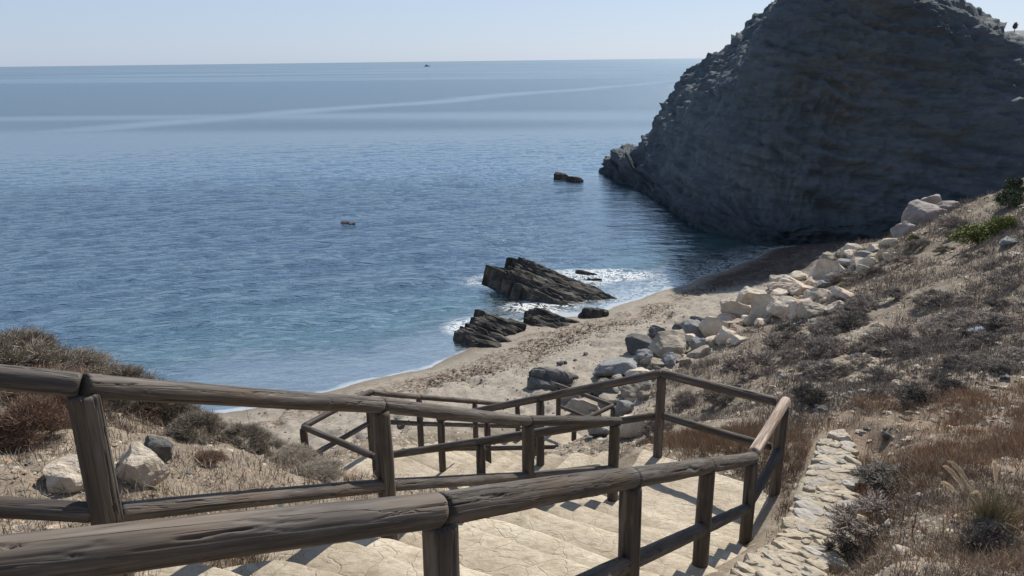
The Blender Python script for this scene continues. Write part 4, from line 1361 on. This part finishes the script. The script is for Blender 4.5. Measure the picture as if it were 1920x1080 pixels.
slate_rock('slate_outcrop', BIG, 'biggest dark layered rock slanting out of the surf', 11)
SEC = beds((888, 576), .60, (988, 615), .14, 6, .6, .2, T=.7, w=.36, hshift=.2) + beds((866, 606), .42, (968, 640), .06, 6, .75, .2, T=.7, w=.40, hshift=.2, back=2)
slate_rock('slate_outcrop', SEC, 'dark split rock at the water edge left of the low flat one', 23)
THI = beds((988, 576), .32, (1092, 606), .08, 8, .85, .14, T=.5, w=.30, hshift=.2)
slate_rock('slate_outcrop', THI, 'low flat layered rock between the split rock and the sand', 31)
slate_rock('slate_outcrop', [(1112, 580, .7, .4, .4, .26, -15, 5, -8), (1102, 587, .6, .3, .3, .16, -10, 4, -8), (1128, 584, .5, .25, .3, .14, -20, 6, 0)], 'small dark rock at the wave edge right of the low flat one', 37)
slate_rock('slate_outcrop', [(1102, 508, .9, .22, .4, .16, -14, 6, -8), (1115, 522, .7, .2, .3, .08, -14, 5, -4)], 'thin dark rock tip in the surf right of the biggest rock', 39)
sb = .62
slate_rock('slate_outcrop', [(1020, 705, .8, .42, .5, sb + .16, -14, 3, -8), (1040, 697, .9, .34, .4, sb + .2, -18, 4, -4), (1055, 710, .8, .4, .4, sb + .04, -10, 4, -8), (1010, 695, .45, .3, .4, sb + .24, -5, 2, 0), (1068, 700, .5, .3, .4, sb + .08, -25, 4, 0)], 'low dark layered rock lying on the sand above the stairs', 41, mat=M_DARK)
slate_rock('sea_rock', [(1052, 326, .95, .6, .8, .38, -8, 5, -5), (1050, 331, .8, .5, .6, .2, 0, 3, -10)], 'left one of two low dark rocks off the headland', 43)
slate_rock('sea_rock', [(1076, 332, 1.1, .6, .8, .30, -12, 6, -5), (1084, 336, .7, .4, .6, .15, -5, 3, -10)], 'right one of two low dark rocks off the headland, the flatter', 47)
slate_rock('sea_rock', [(649, 414, .6, .35, .4, .12, -5, 2, -3), (660, 417, .4, .3, .4, .05, 10, 0, 0)], 'nearly submerged pale rock breaking the open water', 53, mat=M_DARK)
# pebbles on the sand
for (px, py, w, h) in ((1050, 682, 12, 10), (1078, 676, 8, 5), (1060, 680, 8, 6), (752, 800, 14, 12), (1098, 664, 8, 6)):
    put_rock(px, py, w, h, M_DARK, 'dark stone lying on the footprinted sand', 'dark stones on the sand', 'stone', 'beach_stone')
# weed wrack bits
g_ = np.random.default_rng(12)
n = 300000
bx = g_.uniform(-9, 13, n); by = g_.uniform(14, 33, n)
bz = terrain(bx, by)
k = (bz > -8.33) & (bz < -7.9) & (g_.random(n) < .75 * np.exp(-((bz + 8.19) / .075) ** 2) * sstep(-.35, .3, fbm(bx * .8, by * .8, 0, 66, 3)) + .015)
WP = np.stack([bx, by, bz + .004], -1)[k][:26000]
scatter_pieces('seaweed', WP, 0.016, 8, MV, 'brown dried seaweed strewn along the high water line', 'seaweed', [(.075, .045, .028), (.10, .065, .04), (.05, .035, .025), (.13, .09, .05)], .5)
k = (bz > -7.95) & (bz < -7.3) & (g_.random(n) < .03)
scatter_pieces('beach_debris', np.stack([bx, by, bz + .003], -1)[k], 0.018, 9, MV, 'scattered twigs and chips over the dry sand', 'debris', [(.10, .07, .05), (.17, .13, .09), (.42, .38, .32)], .5)
# ------------------------------------------------------------------ vegetation
def blades(P, nb, hgt, spread, wid, seed, cols, lean=0.6, droop=0.3, colvar=.25):
    """P (n,3) tuft bases; returns V, F, col: nb narrow two-segment blades on each"""
    g = np.random.default_rng(seed)
    n = len(P)
    N = n * nb
    base = np.repeat(P, nb, 0)
    H = np.repeat(np.broadcast_to(hgt, (n,)), nb) * g.uniform(.5, 1.15, N)
    Wd = np.repeat(np.broadcast_to(wid, (n,)), nb)
    S = np.repeat(np.broadcast_to(spread, (n,)), nb)
    a = g.uniform(0, 6.283, N)
    ln = g.uniform(0, lean, N)
    dx, dy = np.cos(a), np.sin(a)
    rr = S * np.sqrt(g.random(N))
    b2 = g.uniform(0, 6.283, N)
    root = base + np.stack([rr * np.cos(b2), rr * np.sin(b2), -0.01 * np.ones(N)], -1)
    mid = root + np.stack([dx * np.sin(ln) * H * .55, dy * np.sin(ln) * H * .55, np.cos(ln) * H * .55], -1)
    l2 = ln + g.uniform(-droop * .3, droop, N)
    tip = mid + np.stack([dx * np.sin(l2) * H * .5, dy * np.sin(l2) * H * .5, np.cos(l2) * H * .5], -1)
    pa = g.uniform(0, 6.283, N)
    sd = np.stack([np.cos(pa), np.sin(pa), np.zeros(N)], -1) * Wd[:, None] * .5
    V = np.stack([root - sd, root + sd, mid + sd * .8, mid - sd * .8, tip], 1)
    k = np.arange(N)[:, None] * 5
    F3 = np.concatenate([k + np.array([[0, 1, 2]]), k + np.array([[0, 2, 3]]), k + np.array([[3, 2, 4]])])
    cols = np.array(cols)
    ci = np.repeat(g.integers(0, len(cols), n), nb)
    mixi = g.random(N) < .35
    ci = np.where(mixi, g.integers(0, len(cols), N), ci)
    c = cols[ci] * g.uniform(1 - colvar, 1 + colvar, (N, 1))
    return V.reshape(-1, 3), F3, np.repeat(c, 5, 0)

def stuff_blades(name, label, cat, *a, **kw):
    V, F3, c = blades(*a, **kw)
    o = link(name, mesh_np(name, V, F3, False, {'col': c}), MV)
    o['kind'] = 'stuff'; o['label'] = label; o['category'] = cat
    return o

GREY = [(0.246, 0.213, 0.185), (0.190, 0.166, 0.146), (0.302, 0.263, 0.224), (0.224, 0.185, 0.174), (0.185, 0.174, 0.134), (0.370, 0.319, 0.263)]
ORNG = [(.34, .225, .145), (.29, .19, .125), (.40, .29, .19), (.24, .175, .13), (.48, .39, .275), (.23, .19, .155), (.30, .17, .10)]
STRAW = [(.40, .32, .21), (.30, .235, .155), (.50, .42, .29), (.21, .155, .11)]
DBRN = [(.12, .085, .07), (.16, .10, .075), (.09, .07, .055), (.20, .14, .10)]

def scrub_d(x, y, z):
    m = fbm(x * .55, y * .55, 0, 95, 3)
    d = sstep(-.35, .25, m)
    path = np.exp(-((x - 1.9 - (y - 7) * .42) / .9) ** 2)
    return np.clip(d * (1 - .7 * path), .06, 1)
SP = random_ground(14500, 1.3, 26, 4.6, 31.5, 21, scrub_d)
d_ = np.linalg.norm(SP, axis=1)
orz = sstep(0, .5, .9 - ((SP[:, 0] - 5.2) / 2.6) ** 2 - ((SP[:, 1] - 6.6) / 2.2) ** 2)
SP1 = SP[orz < .3]; d1 = np.linalg.norm(SP1, axis=1)
hm = .10 + .09 * sstep(-.2, .6, fbm(SP1[:, 0] * .9, SP1[:, 1] * .9, 0, 97, 2))
stuff_blades('dry_scrub', 'low grey-brown dry scrub covering the right slope', 'scrub', SP1, 11, hm * (0.75 + d1 * .018), 0.05 + d1 * .007, .0028 + d1 * .00040, 31, GREY + [(.17, .12, .11)], lean=1.1, droop=.5)
OP = random_ground(4600, 2.0, 8.2, 3.2, 9.5, 22, lambda x, y, z: (sstep(0.05, .5, .95 - ((x - 5.2) / 2.7) ** 2 - ((y - 6.5) / 2.3) ** 2) * .9 + .10 * (y < 5.5)) * (.15 + .85 * sstep(-.3, .3, fbm(x * 1.3, y * 1.3, 0, 109, 3))), clear=.15)
stuff_blades('orange_grass', 'short orange-brown dry grass on the right slope', 'grass', OP, 12, .13, .06, .0042, 32, ORNG, lean=.9)
OP2 = random_ground(900, 1.6, 3.5, 6.6, 8.9, 23, lambda x, y, z: np.exp(-((x - 2.4) / .7) ** 2 - ((y - 7.75) / .45) ** 2) + .0, clear=.05)
stuff_blades('orange_grass', 'rust-orange tuft grass behind the far rail of the upper landing', 'grass', OP2, 14, .15, .05, .004, 33, ORNG + STRAW[:1], lean=.7)
OP3 = random_ground(700, 2.3, 3.7, 4.9, 7.2, 24, lambda x, y, z: 1.0, clear=.02)
stuff_blades('dry_weeds', 'brown dry weeds between the landing rail and the stone wall', 'weeds', OP3, 12, .10, .05, .004, 34, ORNG[:2] + DBRN, lean=.9)
# bottom right: tangled dead weeds
BP = random_ground(4200, 1.6, 6.5, 2.2, 6.0, 25, lambda x, y, z: sstep(-.45, .2, fbm(x * 1.5, y * 1.5, 0, 98, 3)), clear=.1)
stuff_blades('dead_weeds', 'tangled dead brown weeds right of the low stone wall', 'weeds', BP, 13, .085, .05, .0032, 35, DBRN + STRAW[:2] + GREY[:3], lean=1.3, droop=.8)
# left bank
LP = random_ground(8000, -16, -0.6, 1.6, 13, 26, lambda x, y, z: sstep(-.5, .2, fbm(x * .9 + 5, y * .9, 0, 99, 3)) * (0.22 + .78 * sstep(-2.4, -3.4, x + .0 * y)), clear=.22, zmin=-7.3)
dl = np.linalg.norm(LP, axis=1)
stuff_blades('bank_scrub', 'dry straw and grey scrub over the left bank', 'scrub', LP, 12, .085 + .16 * sstep(-3.2, -4.8, LP[:, 0]), .06 + dl * .005, .0024 + dl * .0003, 36, STRAW[:2] + GREY + DBRN, lean=1.35, droop=.9)
EP = random_ground(520, -3.2, 1.0, 1.2, 6.4, 27, lambda x, y, z: np.exp(-((x + 1.95 - (y - 1.5) * .53) / .33) ** 2), clear=.10)
stuff_blades('dead_weeds', 'dead brown weeds growing at the left ends of the upper steps', 'weeds', EP, 16, .11, .05, .003, 37, DBRN + STRAW[:1], lean=1.1)

# ---- shrubs: twiggy cushions, every one its own object
def shrub_mesh(name, seed, n, cols, twig=.022, up=.35, tall=1.0, leafy=0.0, leafcols=None, lobes=34):
    g = np.random.default_rng(seed)
    # lobes over a low dome, fine twigs springing from each
    m_ = lobes
    lu = g.uniform(0, 1, m_) ** .8; la = g.uniform(0, 6.283, m_); lr = g.uniform(.45, .82, m_)
    ls = np.sqrt(np.clip(1 - lu ** 2, 0, 1))
    LC = np.stack([ls * np.cos(la) * lr, ls * np.sin(la) * lr, lu * tall * g.uniform(.35, .72, m_)], -1)
    li = g.integers(0, m_, n)
    D = g.normal(0, 1, (n, 3)); D /= np.linalg.norm(D, axis=1, keepdims=True)
    D[:, 2] = np.abs(D[:, 2]) * 1.1 + .15
    D = D + LC[li] * .55
    D /= np.linalg.norm(D, axis=1, keepdims=True)
    st_ = LC[li] + D * (g.uniform(0, .24, n) * g.uniform(.6, 1.2, n))[:, None]
    tip = st_ + (D + g.normal(0, .35, (n, 3))) * g.uniform(.07, .24, (n, 1))
    st_[:, 2] = np.maximum(st_[:, 2], -.05); tip[:, 2] = np.maximum(tip[:, 2], .0)
    sd = g.normal(0, 1, (n, 3)); sd /= np.linalg.norm(sd, axis=1, keepdims=True); sd *= twig * .5
    mid = (st_ + tip) / 2 + g.normal(0, .03, (n, 3))
    V = np.stack([st_ - sd, st_ + sd, mid + sd, mid - sd, tip], 1)
    k = np.arange(n)[:, None] * 5
    F3 = np.concatenate([k + np.array([[0, 1, 2]]), k + np.array([[0, 2, 3]]), k + np.array([[3, 2, 4]])])
    cols = np.array(cols)
    c = cols[g.integers(0, len(cols), n)] * g.uniform(.75, 1.25, (n, 1))
    V = V.reshape(-1, 3); c = np.repeat(c, 5, 0)
    if leafy:
        m = int(n * leafy)
        q = tip[g.integers(0, n, m)] + g.normal(0, .06, (m, 3))
        q[:, 2] = np.abs(q[:, 2])
        e1 = g.normal(0, 1, (m, 3)); e1 /= np.linalg.norm(e1, axis=1, keepdims=True)
        e2 = np.cross(e1, g.normal(0, 1, (m, 3))); e2 /= np.linalg.norm(e2, axis=1, keepdims=True)
        s = g.uniform(.03, .06, (m, 1))
        LV = np.stack([q - e1 * s, q + e2 * s * .5, q + e1 * s, q - e2 * s * .5], 1).reshape(-1, 3)
        kk = np.arange(m)[:, None] * 4 + len(V)
        F3 = np.concatenate([F3, kk + np.array([[0, 1, 2]]), kk + np.array([[0, 2, 3]])])
        lc = np.array(leafcols)[g.integers(0, len(leafcols), m)] * g.uniform(.7, 1.3, (m, 1))
        V = np.concatenate([V, LV]); c = np.concatenate([c, np.repeat(lc, 4, 0)])
    me = mesh_np(name, V, F3, False, {'col': c})
    me.materials.append(MV)
    return me

SH_GREY = [shrub_mesh('cushion_shrub', 60 + k, 3800, [(0.244, 0.213, 0.189), (0.305, 0.262, 0.232), (0.189, 0.165, 0.146), (0.366, 0.317, 0.268)], .022) for k in range(4)]
SH_BRWN = [shrub_mesh('cushion_shrub', 70 + k, 3800, [(0.245, 0.208, 0.186), (0.300, 0.255, 0.225), (0.20, 0.168, 0.150), (0.36, 0.31, 0.265)], .022) for k in range(3)]
SH_DARK = [shrub_mesh('cushion_shrub', 80 + k, 4200, [(0.134, 0.122, 0.107), (0.183, 0.165, 0.146), (0.232, 0.201, 0.177), (0.110, 0.104, 0.088)], .022) for k in range(3)]
SH_GRN = [shrub_mesh('green_shrub', 90 + k, 1800, [(.10, .09, .05)], .02, tall=1.1, leafy=2.6, leafcols=[(.16, .19, .045), (.23, .25, .06), (.11, .14, .04)]) for k in range(2)]
SH_DGRN = [shrub_mesh('green_shrub', 94 + k, 1800, [(.07, .07, .05)], .02, tall=1.2, leafy=2.6, leafcols=[(.05, .075, .035), (.075, .10, .05), (.04, .055, .03)]) for k in range(2)]
SH_BIG = [shrub_mesh('bank_shrub', 100 + k, 15000, [(.19, .165, .14), (.26, .22, .18), (.14, .12, .105), (.34, .29, .22), (.17, .165, .12)], .010, lobes=70) for k in range(2)]
SH_RED = [shrub_mesh('bank_shrub', 104 + k, 14000, [(.19, .11, .085), (.25, .16, .115), (.13, .09, .075), (.32, .24, .17)], .010, lobes=70) for k in range(2)]

def shrub(px, py, w, h, var, label, group=None, name='shrub', cat='shrub', sink=.1, p=None):
    if p is None:
        q_ = py + h * .35
        p = hit(px, q_)
        while p[2] < -6.5 and px < 700:      # the foot hides behind the crest: step back down onto the bank
            q_ += 4
            p = hit(px, q_)
    d = float(np.dot(p, f_))
    W = w * d / F_PX / 2; H = h * d / F_PX * .82
    if px < 700:
        H = max(H, (q_ - py + h * .5) * d / F_PX)
    o = link(name, var)
    o.location = (p[0], p[1] + W * .3, p[2] - H * sink)
    o.scale = (W, W * .85, H)
    o.rotation_euler = (0, 0, rnd.uniform(0, 6.28))
    tag(o, label, cat, group)
    return o

NAMED = [
    (1417, 688, 130, 56, SH_BRWN[0], 'widest mauve-brown cushion shrub on the slope just above the landing railing'),
    (1520, 742, 86, 44, SH_DARK[0], 'dark cushion shrub right of the railing corner post'),
    (1722, 746, 130, 46, SH_DARK[1], 'long dark cushion shrub above the orange grass'),
    (1790, 728, 70, 34, SH_DARK[2], 'dark cushion shrub at the right end of the long dark one'),
    (1560, 700, 120, 40, SH_GREY[0], 'grey-green cushion shrub above the railing corner'),
    (1655, 708, 90, 34, SH_GREY[1], 'grey cushion shrub among flat stones in the middle of the slope'),
    (1355, 745, 90, 40, SH_GREY[2], 'grey shrub seen between the two far rails of the landing'),
    (1290, 752, 70, 36, SH_BRWN[1], 'brownish shrub right of the landing corner post'),
    (1235, 800, 80, 50, SH_BRWN[2], 'brown twiggy shrub against the white wedge boulder'),
    (1560, 655, 110, 44, SH_BRWN[0], 'mauve shrub in the middle distance below the white heap'),
    (1475, 640, 110, 40, SH_GREY[3], 'spreading grey shrub nearest the slope side of the white boulders'),
    (1480, 620, 70, 26, SH_DARK[0], 'dark low shrub just under the white heap'),
    (1690, 640, 130, 56, SH_BRWN[1], 'broad mauve-grey shrub left of the litter'),
    (1600, 520, 90, 30, SH_GREY[0], 'grey-brown shrub leaning against the far white boulders'),
    (1650, 740, 50, 24, SH_BRWN[2], 'small brown shrub amid the flat stones'),
    (1845, 440, 110, 44, SH_GRN[0], 'bright yellow-green shrub high on the right slope'),
    (1890, 425, 70, 34, SH_GRN[1], 'yellow-green bush at the right end of the bright shrub'),
    (1905, 352, 60, 34, SH_DGRN[0], 'dark green bush on the skyline at the right edge'),
    (1900, 375, 70, 34, SH_DGRN[1], 'green bush under the skyline bush at the right edge'),
    (1715, 452, 34, 22, SH_GRN[1], 'pale green tuft at the foot of the far mauve boulders'),
    (1870, 1010, 150, 70, SH_DARK[2], 'dark dead shrub at the foot of the plume grass'),
    (1650, 985, 200, 70, SH_BRWN[0], 'brown dead bush in the weeds right of the wall'),
    (1600, 1040, 130, 60, SH_DARK[1], 'olive-brown weed clump beside the near end of the low wall'),
    (1680, 905, 160, 46, SH_DARK[0], 'dark brown weed mound on the lower right slope'),
]
for s_ in NAMED:
    shrub(*s_)
k = 0
tries = 0
while k < 80 and tries < 2500:
    tries += 1
    px = rnd.uniform(1440, 1915); py = rnd.uniform(395, 720)
    if py < 455 + (1700 - px) * .30 - 8 or py < 690 - (px - 1440) * .9 and px < 1600:
        continue
    p = hit(px, py)
    if p[2] < -7.1 or p[1] > 30:
        continue
    w = rnd.uniform(38, 95) * (1 if py > 520 else .75)
    shrub(px, py, w, w * rnd.uniform(.26, .40), rnd.choice(SH_GREY + SH_GREY + SH_BRWN + SH_DARK[:1]), zone_label(px, py, 'scrub cushion', 'wide' if w > 75 else 'middling' if w > 55 else 'small'), 'cushion shrubs over the upper right slope', p=p)
    k += 1
# left bank bushes
LEFT = [
    (20, 664, 190, 90, SH_BIG[0], 'tall grey bush on the skyline at the left edge above the handrail'),
    (-10, 675, 240, 95, SH_BIG[1], 'grey scrub mass filling the far left edge under the skyline bush'),
    (80, 705, 240, 74, SH_BIG[0], 'dense grey scrub right under the tall left bush'),
    (190, 728, 200, 60, SH_BIG[1], 'grey scrub just behind the rail joint of the left handrail'),
    (300, 742, 160, 40, SH_BIG[0], 'low scrub on the crest right of the rail joint'),
    (60, 735, 220, 90, SH_RED[1], 'brownish scrub below the handrail at the left edge'),
    (120, 702, 190, 64, SH_BIG[1], 'grey dry bush right of the tall one on the left skyline'),
    (235, 715, 170, 50, SH_BIG[0], 'low grey bush above the rail joint on the left bank'),
    (330, 762, 130, 34, SH_BIG[1], 'thin twiggy bush on the bank crest seen under the handrail'),
    (45, 795, 180, 110, SH_RED[0], 'reddish-brown bush behind the handrail at the left edge'),
    (125, 760, 130, 100, SH_RED[1], 'dark reddish bush just left of the leaning post'),
    (275, 770, 150, 44, SH_RED[0], 'brown bush just right of the leaning post'),
    (360, 788, 130, 34, SH_BIG[0], 'grey-brown bush on the left bank near the sea'),
    (450, 816, 130, 26, SH_BIG[1], 'fine twiggy bush where the bank drops to the sand'),
    (385, 862, 80, 30, SH_RED[1], 'small dark weed clump right of the dark slab'),
    (540, 862, 120, 20, SH_BIG[0], 'grey scrub mound in front of the half buried corner post'),
    (590, 892, 120, 18, SH_BIG[1], 'grey scrub at the foot of the bank beside the middle landing'),
    (495, 842, 100, 20, SH_BIG[0], 'low scrub mound left of the half buried corner post'),
    (180, 750, 130, 60, SH_BIG[1], 'grey-green bush right behind the top of the leaning post'),
    (450, 1010, 90, 44, SH_RED[1], 'dead weed clump below the nearest rail beside the steps'),
    (600, 1030, 60, 34, SH_RED[0], 'dead weeds tucked between two left step ends'),
    (862, 990, 60, 46, SH_RED[1], 'dark weed tuft between the step ends near the nearest post'),
]
for s_ in LEFT:
    shrub(*s_)
# lone dead stalks
def stalk(px, py, h_px, label):
    p = hit(px, py)
    d = float(np.dot(p, f_)); H = h_px * d / F_PX
    V, Fq = [], []
    def seg(a, b, ra, rb):
        i = len(V)
        for (c, r) in ((a, ra), (b, rb)):
            for q in range(4):
                V.append((c[0] + r * math.cos(q * 1.57), c[1] + r * math.sin(q * 1.57), c[2]))
        for q in range(4):
            Fq.append((i + q, i + (q + 1) % 4, i + 4 + (q + 1) % 4, i + 4 + q))
    cur = np.array([0, 0, -.02]); r = .006
    for q in range(7):
        nx = cur + np.array([rnd.uniform(-.2, .3), rnd.uniform(-.2, .2), 1]) * H / 7
        seg(cur, nx, r, r * .85); r *= .85
        for z_ in range(2):
            e = nx + np.array([rnd.uniform(-1, 1), rnd.uniform(-1, 1), rnd.uniform(.5, 1.3)]) * H * .12
            seg(nx, e, r * .6, r * .3)
        cur = nx
    me = mesh_np('dead_stalk', np.array(V), np.array(Fq), False, {'col': np.tile([.14, .09, .065], (len(V), 1))})
    me.materials.append(MV)
    o = link('dead_stalk', me, None, None, p)
    tag(o, label, 'dead plant')
stalk(470, 825, 66, 'single dead branching stalk standing on the bank in front of the wet sand')
stalk(1710, 1000, 90, 'thin dead stalk standing in the weeds right of the wall')
stalk(1688, 990, 70, 'shorter dead stalk in the weeds right of the wall')
stalk(385, 810, 50, 'short dead stalk on the crest of the left bank')

# ---- fountain grass with pale plumes
def plume_grass(px, py):
    p = hit(px, py)
    root = empty('fountain_grass', p)
    tag(root, 'green fountain grass tuft with pale feathery plumes at the lower right', 'grass plant')
    V, F3, c = blades(np.zeros((1, 3)), 420, .34, .05, .004, 77, [(.13, .14, .06), (.20, .19, .09), (.33, .27, .16), (.10, .11, .05)], lean=.75, droop=.7)
    me = mesh_np('leaves', V, F3, False, {'col': c}); me.materials.append(MV)
    o = link('leaves', me, None, root); o['kind'] = 'stuff'
    d = float(np.dot(p, f_))
    def plume(tx0, ty0, tx1, ty1):
        # base and tip of the flower head in the photograph, at the plant's distance
        a = ray(tx0, ty0) * (d * .99) - p; b = ray(tx1, ty1) * (d * .985) - p
        n = 800; g = np.random.default_rng(int(tx0))
        t = g.random(n); ax = b - a; L = np.linalg.norm(ax); ax /= L
        side = np.cross(ax, g.normal(0, 1, (n, 3))); side /= np.linalg.norm(side, axis=1, keepdims=True)
        sag = np.array([0, 0, 1]) * (math.sin(1) * L * .12)
        q = a + (b - a) * t[:, None] + sag * np.sin(t * math.pi)[:, None]
        hl = .045 * np.sin(np.clip(t * .9 + .1, 0, 1) * math.pi) ** .5
        tp = q + side * (hl * .35)[:, None] + ax * hl[:, None]
        w_ = np.cross(side, ax) * .0026
        VV = np.stack([q - w_, q + w_, tp], 1).reshape(-1, 3)
        FF = np.arange(n * 3).reshape(-1, 3)
        m2 = mesh_np('plume', VV, FF, False, {'col': np.tile([.78, .68, .54], (len(VV), 1))}); m2.materials.append(MV)
        link('plume', m2, None, root)
        st = []; m = 8
        foot = np.array([0, 0, 0.02])
        pts = np.array([foot * (1 - s) ** 2 + 2 * s * (1 - s) * np.array([a[0] * .25, a[1] * .25, a[2] * .75]) + a * s * s for s in np.linspace(0, 1, m)])
        w2 = np.array([.0016, 0, 0])
        VV = np.stack([pts - w2, pts + w2], 1).reshape(-1, 3)
        FF = np.array([[2 * i, 2 * i + 1, 2 * i + 3, 2 * i + 2] for i in range(m - 1)])
        m3 = mesh_np('stem', VV, FF, False, {'col': np.tile([.34, .28, .17], (len(VV), 1))}); m3.materials.append(MV)
        link('stem', m3, None, root)
    for q in ((1825, 918, 1778, 866), (1808, 915, 1770, 876), (1795, 924, 1768, 908), (1838, 948, 1822, 930), (1842, 946, 1830, 926), (1868, 908, 1864, 868)):
        plume(*q)
plume_grass(1855, 1000)

# ------------------------------------------------------------------ litter
def litter():
    p = hit(1822, 636)
    d = float(np.dot(p, f_)); W = 40 * d / F_PX
    root = empty('crumpled_bag', p)
    tag(root, 'crumpled black and white plastic sack lying on the scrub slope', 'litter')
    Mb = Mat('black_plastic'); Mb.base((.03, .032, .035)); Mb.rough(.35)
    Mw = Mat('white_plastic'); Mw.base((.68, .70, .72)); Mw.rough(.45)
    def sheet(name, cx, cz, w, h, seed, mt):
        n = 26
        a, b = np.meshgrid(np.linspace(-1, 1, n), np.linspace(-1, 1, n), indexing='ij')
        rr_ = 1 + .3 * fbm(a * 2, b * 2, 0, seed, 3)
        x = cx + a * w * rr_; y = b * w * .6 * rr_
        z = cz + h * (1 - .5 * (a * a + b * b)) + h * .9 * fbm(a * 2.2, b * 2.2, 0, seed + 1, 4)
        me = mesh_np(name, np.stack([x, y, z], -1).reshape(-1, 3), grid_faces(n, n), False)
        me.materials.append(mt)
        o = link(name, me, None, root)
        so = o.modifiers.new('thick', 'SOLIDIFY'); so.thickness = .004
    sheet('black_film', 0, .02, W * .42, W * .20, 5, Mb.m)
    sheet('white_film', W * .30, .10, W * .20, W * .22, 9, Mw.m)
    sheet('white_strip', -W * .12, .14, W * .14, W * .07, 13, Mw.m)
litter()

# ------------------------------------------------------------------ tree on the far hill, boat on the horizon
def far_tree():
    p = ray(1902, 58) * 158
    root = empty('tree', (p[0], p[1], p[2]))
    tag(root, 'small lone tree on the skyline of the distant hill', 'tree')
    H = 11 * 170 / F_PX
    me = mesh_np('trunk', np.array([(math.cos(q * 1.05) * .10 * s, math.sin(q * 1.05) * .10 * s, z) for z, s in ((-1.2, 1.2), (H * .2, .8), (H * .6, .5)) for q in range(6)]), grid_faces(3, 6, True), True, {'col': np.tile([.08, .06, .05], (18, 1))})
    me.materials.append(MV)
    link('trunk', me, None, root)
    g = np.random.default_rng(3); n = 500
    q = g.normal(0, 1, (n, 3)); q /= np.linalg.norm(q, axis=1, keepdims=True); q *= g.uniform(.3, 1, (n, 1)) ** .4 * np.array([.55, .55, .8]) * H * .62
    q[:, 2] += H * .75
    e = g.normal(0, .09, (n, 3, 3))
    V = (q[:, None, :] + e).reshape(-1, 3)
    me = mesh_np('crown', V, np.arange(n * 3).reshape(-1, 3), False, {'col': np.tile([.09, .075, .06], (len(V), 1))})
    me.materials.append(MV)
    link('crown', me, None, root)
far_tree()
def far_boat():
    p = atz(800, 124.5, SEA + .0)
    root = empty('boat', (p[0], p[1], SEA))
    tag(root, 'tiny dark boat just below the horizon', 'boat')
    s = 5.0
    import bmesh
    M1 = Mat('boat_paint'); M1.base((.05, .06, .08))
    hull = np.array([(-s, 0, .1), (-s * .9, -s * .25, 1), (-s * .9, s * .25, 1), (s * .7, -s * .28, 1.2), (s * .7, s * .28, 1.2), (s * 1.3, 0, 1.8), (s * .8, 0, -.1)], float)
    fc = np.array([(0, 1, 2), (0, 6, 1), (1, 6, 3), (0, 2, 6), (2, 4, 6), (3, 6, 5), (4, 5, 6), (1, 3, 2), (2, 3, 4), (3, 5, 4)])
    me = mesh_np('hull', hull, fc, False); me.materials.append(M1.m); link('hull', me, None, root)
    cb = np.array([(x, y, z) for z in (1, 3.0) for x, y in ((-1.8, -1), (1.2, -1), (1.2, 1), (-1.8, 1))], float)
    fq = np.array([(0, 1, 5, 4), (1, 2, 6, 5), (2, 3, 7, 6), (3, 0, 4, 7), (4, 5, 6, 7)])
    me = mesh_np('cabin', cb, fq, False); me.materials.append(M1.m); link('cabin', me, None, root)
far_boat()
